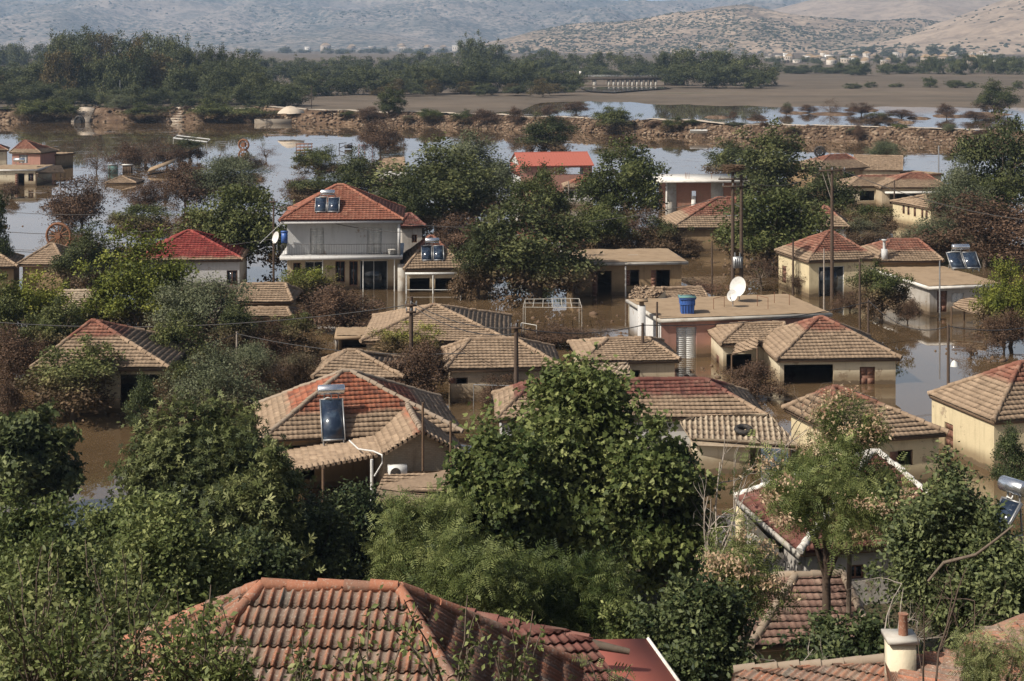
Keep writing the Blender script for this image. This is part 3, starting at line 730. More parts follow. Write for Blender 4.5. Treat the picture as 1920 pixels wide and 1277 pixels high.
# ------------------------------------------------------------------ foliage
T_LEAF = (np.array([(0, 0, 0), (.5, -.27, .07), (1, 0, -.04), (.5, .27, .07)]), np.array([(0, 1, 2), (0, 2, 3)]))
def fan(angs, lens, w=.24):
    V, Fc = [], []
    for a, L in zip(angs, lens):
        c, s = math.cos(a), math.sin(a); b = len(V)
        for x, y, z in ((0, 0, 0), (.55 * L, -w * L, .05), (L, 0, -.06), (.55 * L, w * L, .05)): V.append((x * c - y * s, x * s + y * c, z))
        Fc += [(b, b + 1, b + 2), (b, b + 2, b + 3)]
    return np.array(V), np.array(Fc)
T_PALM = fan((-.9, 0, .9), (.8, 1, .8), .3)
def pinnate(n=6):
    V, Fc = [], []
    for i in range(n):
        x = .12 + .8 * i / n; L = .34 * (1 - .35 * i / n)
        for sg in (-1, 1):
            b = len(V); dz = -.25 * x * x
            for q, r in ((0, 0), (.5, -.16), (1, 0), (.5, .16)):
                V.append((x + q * L * .35 + r * L * .9, sg * q * L, dz - q * .05))
            Fc += [(b, b + 1, b + 2), (b, b + 2, b + 3)]
    return np.array(V), np.array(Fc)
T_PIN = pinnate(5)
T_STAR = fan((-1.7, -.85, 0, .85, 1.7), (.7, .95, 1, .95, .7), .17)
def leaves(mb, C, O, size, rng, tint, tmpl=T_LEAF, up=.5, jit=.9, mat=0):
    """C leaf positions, O outward directions"""
    n = len(C); N = O * .6 + np.array((0, 0, up)) + rng.normal(0, jit * .85, (n, 3)); N /= np.linalg.norm(N, axis=1)[:, None] + 1e-9
    A = O + rng.normal(0, jit, (n, 3)); A -= N * (A * N).sum(1)[:, None]; A /= np.linalg.norm(A, axis=1)[:, None] + 1e-9
    B = np.cross(N, A); s = size * rng.uniform(.6, 1.25, n)
    V, Fc = tmpl
    W = C[:, None] + s[:, None, None] * (V[None, :, :1] * A[:, None] + V[None, :, 1:2] * B[:, None] + V[None, :, 2:] * N[:, None])
    mb.add(W.reshape(-1, 3), (Fc[None] + len(V) * np.arange(n)[:, None, None]).reshape(-1, 3), np.repeat(tint, len(Fc)), mat)
def unit(rng, n):
    d = rng.normal(0, 1, (n, 3)); return d / np.linalg.norm(d, axis=1)[:, None]
def crown(rng, rad, cen, nl=26, tw=24, lv=14, size=.035, lr=(.22, .36), tmpl=T_LEAF, lo=-.75, spread=.035, up=.5, fill=.1, taper=0.0):
    """lobes inside an ellipsoid, twigs on the lobes, leaves on the twigs"""
    rad, cen = np.array(rad, float), np.array(cen, float); mb = MB(); L = []
    while len(L) < nl:
        d = unit(rng, 1)[0] * rng.uniform(.42, .86)
        if d[2] < lo: continue
        if lo <= -.9 and d[2] < 0: d[:2] *= 1 + .85 * abs(d[2])
        if taper: d[:2] *= 1 - taper * max(0, d[2])
        L.append(d)
    L = np.array(L); mean = rad.mean(); ns = int(nl * .45); S = L[rng.integers(0, nl, ns)] + rng.normal(0, .12, (ns, 3))
    S *= (rng.uniform(.92, 1.16, (ns, 1)) / (np.linalg.norm(S, axis=1)[:, None] + 1e-6)) * (1 - taper * np.clip(S[:, 2:], 0, 1) * .5)
    S[:, 2] = np.maximum(S[:, 2], lo * .95); ce = cen + np.concatenate((L, S)) * rad; twn = tw
    for i in range(nl + ns):
        tw = twn if i < nl else max(6, twn // 3)
        r = (rng.uniform(*lr) if i < nl else rng.uniform(.07, .15)) * mean; d = unit(rng, tw) * rng.uniform(.65, 1.35, 3); d[:, 2] = np.where(d[:, 2] < -.3, -d[:, 2] * .5, d[:, 2])
        tp = ce[i] + d * r * (rng.random((tw, 1)) ** .45); tl = rng.normal(0, .12) + rng.normal(.47, .17, tw)
        C = np.repeat(tp, lv, 0) + rng.normal(0, spread, (tw * lv, 3)) * mean / .5
        O = C - cen; O /= np.linalg.norm(O, axis=1)[:, None] + 1e-9
        leaves(mb, C, O, size, rng, np.clip(np.repeat(tl, lv) + rng.normal(0, .13, tw * lv), 0, 1), tmpl, up)
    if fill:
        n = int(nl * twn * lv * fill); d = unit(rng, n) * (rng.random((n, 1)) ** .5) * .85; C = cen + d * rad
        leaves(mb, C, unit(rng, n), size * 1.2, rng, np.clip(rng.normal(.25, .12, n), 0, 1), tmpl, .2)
    return mb, ce[:nl]
def limbs(rng, base, th, ce, r0, mb=None, n=12, bend=.06):
    mb = mb or MB(); base = np.array(base, float); top = base + np.array((rng.normal(0, .03), rng.normal(0, .03), th))
    k = np.linspace(0, 1, 6)[:, None]; mb.tube(base + (top - base) * k + rng.normal(0, bend * .15, (6, 3)) * (k > 0) * (k < 1), r0 * np.linspace(1.25, .8, 6), 8, .5)
    for c in ce[rng.permutation(len(ce))[:n]]:
        st = base + (top - base) * rng.uniform(.6, 1); d = c - st; k = np.linspace(0, 1, 5)[:, None]
        pts = st + d * k + np.array((0, 0, 1)) * (k * (1 - k)) * np.linalg.norm(d) * .2 + rng.normal(0, bend * .3, (5, 3)) * (k > 0)
        mb.tube(pts, r0 * np.linspace(.55, .12, 5), 5, .5, cap=False)
    return mb
KIND = {}
def species(key, leafm, n, seed, bark='bark', **kw):
    rng = np.random.default_rng(seed); out = []
    th = kw.pop('th', .3); rad, cen = kw.pop('rad', (.5, .5, .46)), kw.pop('cen', (0, 0, .53)); r0 = kw.pop('r0', .03); nb = kw.pop('nb', 10)
    for i in range(n):
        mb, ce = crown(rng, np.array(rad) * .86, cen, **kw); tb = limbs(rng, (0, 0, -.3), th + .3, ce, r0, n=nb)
        out.append((mb.mesh('crown', M[leafm]), tb.mesh('trunk', M[bark])))
    KIND[key] = out
base = dict(nl=38, tw=24, lv=13, size=.034)
full = dict(rad=(.52, .52, .56), cen=(0, 0, .47), lo=-.95)
species('round', 'leaf_dark', 3, 1, **base, **full)
species('mid', 'leaf_mid', 3, 2, **base, **full)
species('bright', 'leaf_bright', 2, 3, nl=34, tw=26, lv=14, size=.032, **full)
species('olive', 'leaf_olive', 2, 4, nl=40, tw=34, lv=14, size=.025, spread=.05, **full)
species('dead', 'leaf_dead', 3, 5, nl=30, tw=28, lv=10, size=.032, fill=.12, nb=20, r0=.02, spread=.05, **full)
species('bare', 'leaf_dead', 2, 6, nl=22, tw=18, lv=5, size=.03, fill=.04, nb=18, r0=.022, spread=.06, **full)
species('bush', 'leaf_mid', 3, 7, rad=(.52, .52, .58), cen=(0, 0, .42), lo=-.95, th=.1, **base)
species('darkbush', 'leaf_dark', 2, 8, rad=(.52, .52, .58), cen=(0, 0, .42), lo=-.95, th=.1, **base)
species('wood', 'leaf_wood', 4, 9, nl=26, tw=20, lv=11, size=.042, rad=(.55, .55, .56), cen=(0, 0, .45), lo=-.97, th=.15)
species('poplar', 'leaf_wood', 3, 10, nl=30, tw=20, lv=11, size=.036, rad=(.5, .5, .57), cen=(0, 0, .45), lo=-.97, th=.15, taper=.3)
species('autumn', 'leaf_autumn', 2, 12, nl=26, tw=20, lv=11, size=.042, rad=(.55, .55, .56), cen=(0, 0, .45), lo=-.97, th=.15)
species('conifer', 'leaf_deep', 1, 13, nl=40, tw=20, lv=12, size=.03, rad=(.42, .42, .52), cen=(0, 0, .48), lo=-.9, taper=.8, th=.5)
VR = np.random.default_rng(77)
def tree(key, pos, w, h, label, name='tree', cat='tree', group=None, yaw=None, lean=0):
    cr, tr = KIND[key][VR.integers(len(KIND[key]))]
    r = thing(name, label, cat, pos, group); r.scale = (w, w, h); r.rotation_euler = (lean, 0, VR.random() * 6.28 if yaw is None else yaw)
    for nm, me in (('crown', cr), ('trunk', tr)):
        o = bpy.data.objects.new(nm, me); COL.objects.link(o); o.parent = r
    return r
def plant(key, cx, yt, yb, wpx, label, name='tree', cat='tree', z=0.0, **kw):
    p = at(cx, yb, z); s = F / p[1]; return tree(key, p, wpx / s * 1.2, (yb - yt) / s * 1.03, label, name, cat, **kw)
def far_tree(key, p, w, h, label, group):
    """a tree too far off to show its parts: one mesh, sharing data with its kind"""
    cr, tr = KIND[key][VR.integers(len(KIND[key]))]
    o = bpy.data.objects.new('tree', cr); COL.objects.link(o); o.location = p; o.scale = (w, w, h); o.rotation_euler = (0, 0, VR.random() * 6.28)
    return tag(o, label, 'tree', group)
# ------------------------------------------------------------------ houses
def two_storey():
    z = 6.1; h = frame_of((524, 413), z, 9.0, fr=(757, 412), yaw=3)
    r = h.root = thing('house', 'white two-storey house with clean orange hip roof and long front balcony', 'house', h.P(h.w / 2, 4, 0))
    v = 4.5; u, zr = ridge_point(h, 638, 347, v)
    A, B, C, E = h.P(0, 0, z), h.P(h.w, 0, z), h.P(h.w, 9, z), h.P(0, 9, z); R0, R1 = h.P(u - .3, v, zr), h.P(u + .3, v, zr)
    mb = MB(); h.front = tile_face(mb, [A, B, R1, R0], rib=.3, sag=.0)
    for q in ([C, E, R0, R1], [B, C, R1], [E, A, R0]): tile_face(mb, q, rib=.3, sag=0)
    ro = mb.build('roof', M['tile_new'], r); cp = MB(); ridge_caps(cp, R0, R1)
    for p, q in ((A, R0), (E, R0), (B, R1), (C, R1)): ridge_caps(cp, p, q)
    cp.build('ridge_tiles', M['tile_new'], ro)
    sb = MB(); sb.obox(h.o, h.e, h.n, .05, h.w - .05, .05, 8.95, z - .32, z - .1); sb.build('roof_slab', M['white_wall'], ro)
    zb = 3.05
    # upper storey: front wall set back behind the balcony
    def W(name, a, b, z0, z1, n, mat, ops=(), L=None):
        mb = MB(); e = (b - a); L = np.linalg.norm(e[:2]); e = e / L; wall_quad(mb, a, e, n, L, z0, z1, list(ops)); mb.build(name, mat, r); return a, e, n
    a0, b0, c0, d0 = h.P(.5, 1.5, 0), h.P(h.w - .5, 1.5, 0), h.P(h.w - .5, 8.6, 0), h.P(.5, 8.6, 0)
    L = h.w - 1.0
    s = F / h.o[1]; px = lambda x: (x - 524) / s - .5
    ops = [(px(579), px(605), zb, 5.25), (px(687), px(714), zb, 5.25)]
    q = W('wall', a0, b0, zb, z - .3, -h.n, M['white_wall'], ops)
    for o in ops: fit_opening(r, q[0], q[1], q[2], 'shutter', o[0], o[1], o[2], o[3])
    q2 = W('wall', d0, a0, zb, z - .3, -h.e, M['white_wall'], [(1.5, 2.6, 4.0, 5.2)]); fit_opening(r, q2[0], q2[1], q2[2], 'window', 1.5, 2.6, 4.0, 5.2)
    q3 = W('wall', b0, c0, zb, z - .3, h.e, M['grey_wall'], [(1.2, 2.3, 4.1, 5.2), (4, 5, 4.1, 5.2)])
    for a, b in ((1.2, 2.3), (4, 5)): fit_opening(r, q3[0], q3[1], q3[2], 'window', a, b, 4.1, 5.2)
    W('wall', c0, d0, zb, z - .3, h.n, M['white_wall'])
    # side wing wall that closes the balcony on the right
    sw = MB(); sw.obox(h.o, h.e, h.n, h.w - .52, h.w - .3, .25, 1.48, zb, z - .32); sw.build('wall', M['white_wall'], r)
    bs = MB(); bs.obox(h.o, h.e, h.n, .0, h.w - .1, .12, 8.8, zb - .32, zb - .02); bs.build('balcony_slab', M['white_wall'], r)
    rl = MB()
    for zz in (zb + .95, zb + .08): rl.obox(h.o, h.e, h.n, .1, h.w - .6, .2, .235, zz, zz + .035)
    for i in range(70):
        u_ = .12 + (h.w - .75) * i / 69; rl.obox(h.o, h.e, h.n, u_, u_ + .02, .207, .228, zb + .115, zb + .95)
    for i in range(9):
        v_ = .24 + 1.2 * i / 8; rl.obox(h.o, h.e, h.n, .1, .12, v_, v_ + .02, zb + .115, zb + .95)
    rl.obox(h.o, h.e, h.n, .095, .13, .24, 1.5, zb + .95, zb + .985)
    rl.build('railing', M['black_iron'], r)
    # ground floor
    zg = zb - .32
    g0, g1, g2, g3 = h.P(.5, 1.7, 0), h.P(h.w - .35, 1.7, 0), h.P(h.w - .35, 8.5, 0), h.P(.5, 8.5, 0)
    pg = lambda x: (x - 524) / s * 1.012 - .5
    ops = [(.5, pg(560), .9, 2.3), (pg(568), pg(602), .2, 2.4), (pg(625), pg(643), .6, 2.4), (pg(651), pg(667), .3, 2.4), (pg(671), pg(723), -.6, 2.45)]
    q = W('wall', g0, g1, -1.6, zg, -h.n, M['beige_wall'], ops)
    for o, k in zip(ops, ('window', 'glassdoor', 'window', 'window', 'glassdoor')): fit_opening(r, q[0], q[1], q[2], k, *o)
    W('wall', g3, g0, -1.6, zg, -h.e, M['beige_wall']); W('wall', g1, g2, -1.6, zg, h.e, M['grey_wall']); W('wall', g2, g3, -1.6, zg, h.n, M['beige_wall'])
    for x in (604, 680, 739):
        p = h.P((x - 524) / s, .4, 0); mb = MB(); mb.tube([(p[0], p[1], -1.6), (p[0], p[1], zg)], .045, 8); mb.build('post', M['white_paint'], r)
    p = h.P((752 - 524) / s, .45, 0); mb = MB(); mb.obox(p, h.e, h.n, -.32, .32, 0, .6, -1.6, zb - .8); mb.build('pillar', M['concrete'], r)
    solar_heater('twin-panel solar heater on the orange roof of the two-storey house', h, 613, 401, 2, (1.0, 1.5), tank=.62)
    pd = h.P(.5, 2.2, 0); dish('white satellite dish on the left side of the two-storey house', (pd[0] - .75, pd[1] - 1.2, 3.5), .52, (-.75, -.6, .3), 1.0)
    br = MB(); w0 = h.P(.5, 1.0, 4.4); br.bar(w0, (pd[0] - .75, pd[1] - 1.2, 4.4), .04); br.bar(h.P(.2, .4, 5.9), h.P(-1.6, -.3, 4.2), .035); br.build('wall_bracket', M['grey_metal'], r)
    bx = MB(); c = h.P(.35, .8, 4.4); bx.box((c[0], c[1], 4.55), (.5, .4, .9), 0); bx.box((c[0], c[1], 5.05), (.56, .46, .1), 0); tag(bx.build('blue_crate', M['tank_blue']), 'small blue box hanging at the left end of the balcony', 'crate')
    # planter and mat on the balcony
    pp = h.P((733 - 524) / s, .8, zb); mb = MB(); mb.tube([pp, pp + np.array((0, 0, .12)), pp + np.array((0, 0, .4)), pp + np.array((0, 0, .44))], [.2, .24, .32, .34], 12); mb.tube([pp + np.array((0, 0, .42)), pp + np.array((0, 0, .445))], .30, 12, .1)
    tag(mb.build('flower_pot', M['pale_slab']), 'pale flower pot near the right end of the balcony', 'pot')
    return h
H1 = two_storey()

# wing behind the two-storey house on its right
hw = tile_house('house', 'low dark-tiled wing half hidden behind the right side of the two-storey house', (748, 425), 3.7, 6, [(768, 401)], fr=(799, 424), kind='hip', rm='tile_dark', wm='grey_wall', ops=[('front', 772, 440, 782, 455, 'window')])
HA = tile_house('house', 'small annex with mud-covered roof and solar heater beside the two-storey house', (757, 505), 2.0, 7, [(806, 443), (812, 443)], fr=(872, 503), rm='tile', wm='beige_wall', ov=.3,
                ops=[('front', 768, 522, 806, 560, 'open'), ('front', 816, 522, 860, 560, 'open')])
def porch_frame(root, pxs, ytop, z0, D, zt, mat='white_paint'):
    mb = MB(); p = [atD(x, 100, D) for x in pxs]; mb.obox(p[0], np.array((1., 0, 0)), np.array((0, 1., 0)), -.1, p[-1][0] - p[0][0] + .1, -.08, .08, zt - .16, zt); mb.build('beam', M[mat], root)
    for q in p:
        m = MB(); m.tube([(q[0], q[1], z0), (q[0], q[1], zt - .16)], .06, 8); m.build('post', M[mat], root)
    m = MB(); m.bar((p[0][0], p[0][1], zt - 1.45), (p[-1][0], p[-1][1], zt - 1.45), .04); m.build('rail', M[mat], root)
porch_frame(HA.root, (762, 812, 864), 0, -1.6, HA.o[1] - .15, 1.75)
solar_heater('twin-panel solar heater on the muddy annex roof', HA, 812, 492, 2, (.92, 1.5), tank=.62)
flat_house('shed', 'low tan lean-to with sloping top behind the muddy annex', (858, 490), 2.3, 5, fr=(904, 491), wm='tan_wall', sm='beige_wall', top='roof_dirt', cat='shed')

H2 = tile_house('house', 'white-walled house with bright red hip roof beside leafy trees', (255, 489), 2.75, 9, [(355, 433)], fr=(456, 490), yaw=5, rm='tile_bright', wm='white_wall', rib=.3,
                ops=[('front', 425, 507, 446, 535, 'window')], cap='tile_bright', sag=0)
H3 = tile_house('house', 'dusty hip-roofed house with corner post behind a creeper-clad shrub', (58, 690), 2.6, 7.5, [(176, 603)], fr=(317, 690), rm='tile_high', wm='yellow_wall', ov=.3,
                ops=[('front', 225, 702, 306, 765, 'open')])

def mid_house():
    h = frame_of((487, 828), 2.4, 7.6, yaw=11, w=9.6)
    r = h.root = thing('house', 'red-tiled hip house with brick gable wing, open porch and one solar panel', 'house', h.P(h.w / 2, 4, 0))
    u, zr = ridge_point(h, 650, 697, 3.9)
    A, B, C, E = h.P(0, 0, 2.4), h.P(h.w, 0, 2.4), h.P(h.w, 7.6, 2.4), h.P(0, 7.6, 2.4); R0, R1 = h.P(u - .2, 3.9, zr), h.P(u + .2, 3.9, zr)
    mb = MB(); h.front = tile_face(mb, [A, B, R1, R0], rib=.24)
    tile_face(mb, [B, C, R1], rib=.24); tile_face(mb, [C, E, R0, R1], rib=.24); tile_face(mb, [E, A, R0], rib=.24)
    # gable wing towards the viewer: ridge, long left slope over the porch, right slope
    P1 = atD(790, 808, 72.6); z1 = P1[2]; k = h.n
    W0 = P1.copy(); Wb = P1 + k * 7.4
    e = h.e; v1 = atD(720, 851, 72.3); v2 = atD(508, 891, 71.2); v3 = atD(873, 853, 73.6)
    back = lambda p, L: p + k * L
    tile_face(mb, [v1, W0, Wb, back(v1, 6.2)], rib=.24); tile_face(mb, [v2, v1, back(v1, 4.4), back(v2, 3.6)], rib=.24, sag=.06)
    tile_face(mb, [W0, v3, back(v3, 6.6), Wb], rib=.24)
    ro = mb.build('roof', M['tile_orange'], r)
    cp = MB()
    for p, q in ((A, R0), (E, R0), (B, R1), (R0, R1), (C, R1)): ridge_caps(cp, p, q, .12)
    ridge_caps(cp, W0, Wb, .14); cp.build('ridge_tiles', M['mortar'], ro)
    vb = MB()
    for p, q in ((v2, v1), (v1, W0), (W0, v3)):
        n = int(np.linalg.norm(q - p) / .24)
        for i in range(n):
            c = p + (q - p) * (i + .5) / n; vb.tube([c - k * .1 + np.array((0, 0, -.01)), c + k * .35 + np.array((0, 0, .03))], .085, 7, RNG.random())
    vb.build('verge_tiles', M['tile_orange'], ro)
    walls(h, r, M['tan_wall'], -1.6, .4, [('front', 500, 838, 590, 900, 'open')])
    # brick gable wall of the wing
    L0, L1 = v1 + k * .25, v3 + k * .25; gb = MB(); nrm = -k
    gb.poly([(L0[0], L0[1], -1.6), (L1[0], L1[1], -1.6), (L1[0], L1[1], v3[2] - .12), tuple(W0 + k * .25 - np.array((0, 0, .12))), (L0[0], L0[1], v1[2] - .12)])
    for q in (L0, L1): gb.poly([(q[0], q[1], -1.6), tuple((q + k * 5)[:2]) + (-1.6,), tuple((q + k * 5)[:2]) + (q[2] - .15,), (q[0], q[1], q[2] - .15)])
    gb.build('gable_wall', M['stone_wall'], r)
    for x in (793, 845):
        q = atD(x, 830, 72.6); m = MB(); m.tube([(q[0], q[1] - .05, -1.6), (q[0], q[1] - .05, z1 + (1.3 if x == 793 else .45))], .06, 6); m.build('pipe', M['wood'], r)
    for x, mt, rr in ((606, 'wood', .07), (697, 'white_paint', .07), (524, 'wood', .07)):
        q = atD(x, 860, 71.6 if x < 650 else 72.0); zt = np.interp(x, (508, 720), (v2[2], v1[2])) - .1; m = MB(); m.tube([(q[0], q[1], -2), (q[0], q[1], zt)], rr, 8); m.build('post', M[mt], r)
    q = [v1 + np.array((0, -.1, .05)), v1 + np.array((-.05, -.25, -.3)), atD(716, 868, 72), atD(701, 893, 72)]; m = MB(); m.tube([atD(655, 826, 73.2), atD(672, 842, 72.6), atD(700, 846, 72.2), atD(716, 853, 72), atD(717, 868, 71.9), atD(702, 893, 71.9)], .038, 7)
    m.build('drain_pipe', M['white_paint'], r)
    solar_heater('single large solar panel with bright tank on the red roof above the porch', h, 626, 833, 1, (1.12, 2.2), tank=.66)
    # air conditioner on the gable wall
    a = atD(745, 885, 72.15); t = thing('air_conditioner', 'white air-conditioner box on the brick gable wall', 'air conditioner', a)
    m = MB(); m.box((a[0], a[1], a[2]), (.85, .32, .62), math.radians(11)); m.build('casing', M['white_paint'], t)
    m = MB(); f = a - k * .17 - e * .1; aa = np.linspace(0, 2 * math.pi, 18, endpoint=False)
    m.add([f] + [f + .24 * (e * math.cos(x) + np.array((0, 0, math.sin(x)))) for x in aa], [(0, 1 + i, 1 + (i + 1) % 18) for i in range(18)]); m.build('fan_grille', M['black_iron'], t)
    return h
H4 = mid_house()
# low outbuilding roof in front of the gable
p0, p1, p2, p3 = atD(706, 912, 70.2), atD(880, 935, 70.2), atD(872, 872, 72.5), atD(722, 895, 72.3)
t = thing('outbuilding', 'low outbuilding with pinkish flat-pitched tile roof under the brick gable', 'shed', ((p0 + p1) / 2) * (1, 1, 0))
mb = MB(); tile_face(mb, [p0, p1, p2, p3], rib=.24); mb.build('roof', M['tile_new'], t)
mb = MB()
for a, b in ((p0, p1), (p1, p2), (p3, p0)): mb.poly([(a[0], a[1], -1.6), (b[0], b[1], -1.6), (b[0], b[1], b[2] - .12), (a[0], a[1], a[2] - .12)])
mb.build('wall', M['stone_wall'], t)

H5 = tile_house('house', 'large mud-covered pyramid roof rising behind the wide central house', (676, 640), 1.8, 9.5, [(815, 573)], fr=(958, 640), rm='tile', wm='stone_wall')
H5b = tile_house('house', 'wide tan-roofed house with stone wall and one small black window', (835, 692), 2.0, 6.2, [(882, 640), (965, 632)], fr=(1056, 689), rm='tile', wm='stone_wall', ops=[('front', 855, 708, 877, 720, 'open')])
H6 = tile_house('house', 'small brown hip roof in bad repair just behind the red-tiled solar panel house', (586, 708), 1.7, 5.2, [(650, 658), (668, 659)], fr=(758, 708), rm='mud_tile', wm='tan_wall', sag=.1)
h = flat_house('shed', 'tiny open shed with flat tan roof on white posts', (627, 631), 1.15, 3.4, fr=(701, 630), wm='tan_wall', sm='roof_dirt', ops=[('front', 640, 634, 694, 652, 'open')], cat='shed')
post(h.root, 631, -1.6, .95, h.o[1] + .2, .11, 'white_wall')

tile_house('house', 'long low tan roof half behind the yellow-green shrub left of the two-storey house', (440, 566), 2.0, 5, [(455, 533), (535, 533)], fr=(549, 566), rm='mud_tile', wm='tan_wall')
tile_house('shed', 'low lean-to roof of tan tiles below the long low roof', (450, 594), 1.2, 3.2, [(462, 578), (538, 578)], fr=(547, 594), rm='mud_tile', wm='tan_wall', cat='shed')
tile_house('shed', 'pale corrugated shed top among the trees at the left', (98, 582), 2.2, 5, [(104, 547), (160, 546)], fr=(166, 581), rm='corrugated', wm='beige_wall', kind='gable', cap='corrugated', cat='shed')
H10 = tile_house('house', 'muddy hip roof below the big rusty wheel at the left', (32, 496), 2.3, 6.5, [(98, 458)], fr=(122, 497), rm='mud_tile', wm='tan_wall')
tile_house('house', 'brown tiled roof cut by the left edge below the open water', (-70, 503), 2.2, 6.5, [(-20, 466)], fr=(33, 500), rm='mud_tile', wm='tan_wall')

# far left group standing in open water
tile_house('house', 'small pink gabled house standing in open water at the far left', (17, 286), 2.9, 6, [(46, 263)], fr=(77, 287), rm='tile', wm='rose_wall', z0=-2, ops=[('front', 36, 290, 52, 306, 'greydoor')])
tile_house('house', 'house end with pale wall cut by the left edge beyond the water', (-40, 283), 3.2, 6, [(-12, 268)], fr=(16, 282), rm='tile', wm='cream_wall', z0=-2)
flat_house('shed', 'dark flat-roofed shed joined to the small pink house', (76, 289), 2.3, 5, fr=(106, 290), wm='tan_wall', sm='wood', z0=-2, cat='shed')
hf = flat_house('house', 'cream flat-roofed house in the water with a hot-water tank on top', (-30, 318), 2.4, 9, fr=(69, 318), wm='cream_wall', sm='pale_slab', z0=-2, ops=[('front', 34, 325, 46, 352, 'open'), ('front', 53, 325, 63, 340, 'window')])
p = at(36, 309, 2.45); t = thing('water_tank', 'white hot-water tank lying on the cream flat-roofed house', 'tank', p); mb = MB(); mb.tube([p + np.array((x, 0, .75)) for x in (-.85, -.8, .8, .85)], [.05, .3, .3, .05], 12); mb.build('cylinder', M['steel'], t, True)
mb = MB(); [mb.bar(p + np.array((x, 0, 0)), p + np.array((x, 0, .5)), .06) for x in (-.5, .5)]; mb.build('stand', M['grey_metal'], t)
t = thing('porch', 'sagging red-tiled porch beside the cream flat-roofed house', 'porch', at(95, 345)); a, b, c, d = at(68, 325, 1.9), at(122, 323, 1.7), at(114, 311, 2.2), at(70, 311, 2.6)
mb = MB(); tile_face(mb, [a, b, c, d], rib=.3); mb.build('roof', M['tile_new'], t); posts(t, (a, b, c, d), .1, 'wood')
mb = MB(); mb.bar(at(70, 330, 1.6), at(95, 342, .3), .1); mb.build('brace', M['wood'], t)
tile_house('house', 'drowned house with only its pale gable top and round hole above water', (198, 343), .2, 5, [(228, 331)], fr=(256, 343), rm='mud_tile', wm='beige_wall', z0=-2.5)

# barn with red metal roof
def barn():
    h = frame_of((975, 310), 4.7, 8.5, fr=(1112, 308), yaw=9); zr = 6.1; v = 4.2
    r = h.root = thing('barn', 'barn with smooth red metal roof and pale brick end wall', 'barn', h.P(h.w / 2, 4, 0))
    mb = MB(); R0, R1 = h.P(-.1, v, zr), h.P(h.w + .1, v, zr); A, B, C, E = h.P(-.1, -.3, 4.6), h.P(h.w + .1, -.3, 4.6), h.P(h.w + .1, 8.8, 4.6), h.P(-.1, 8.8, 4.6)
    for q in ([A, B, R1, R0], [C, E, R0, R1]):
        mb.poly(q); mb.poly([np.array(p) - np.array((0, 0, .1)) for p in q]); 
    for i in range(26):
        t_ = (i + .5) / 26; mb.bar(A + (B - A) * t_ + np.array((0, 0, .02)), R0 + (R1 - R0) * t_ + np.array((0, 0, .02)), .022)
    mb.bar(R0, R1, .1)
    mb.build('roof', M['red_metal'], r)
    w = MB(); lo = 3.0
    p, q = h.P(.1, .1, 0), h.P(h.w - .1, .1, 0); wall_quad(w, p, h.e, -h.n, h.w - .2, -1.6, 4.6, [(2.2, h.w - 1.4, 3.4, 4.3)]); w.build('wall', M['rose_wall'], r)
    for u_ in (.1, h.w - .1):
        w = MB(); w.poly([tuple(h.P(u_, 8.4, -1.6)), tuple(h.P(u_, .1, -1.6)), tuple(h.P(u_, .1, 4.6)), tuple(h.P(u_, v, zr - .1)), tuple(h.P(u_, 8.4, 4.6))]); w.build('end_wall', M['white_wall'], r)
    g = MB(); g.obox(h.P(0, 0, 0), h.e, h.n, -.02, .06, .2, 8.3, 3.2, 4.6); g.build('gable_sheet', M['red_metal'], r)
barn()
tile_house('house', 'small pale house with pinkish roof peeping out under the red barn', (1056, 352), 2.5, 5, [(1090, 333)], fr=(1118, 352), rm='tile_new', wm='white_wall', ops=[('front', 1068, 358, 1076, 372, 'open'), ('front', 1088, 358, 1096, 372, 'open')])
a, b, c, d = at(706, 318, 2.0), at(762, 322, 2.0), at(758, 293, 3.4), at(718, 298, 3.0)
t = thing('shed', 'broken tan tile roof poking out of the trees behind the two-storey house', 'shed', ((a + c) / 2) * (1, 1, 0)); mb = MB(); tile_face(mb, [a, b, c, d], rib=.3, sag=.12, jit=.05); mb.build('roof', M['mud_tile'], t)
mb = MB(); [mb.bar((q[0], q[1], -1.6), q, .1) for q in (a, b, c, d)]; mb.poly([(a[0], a[1], -1.6), (b[0], b[1], -1.6), b - np.array((0, 0, .1)), a - np.array((0, 0, .1))]); mb.build('wall', M['white_wall'], t)

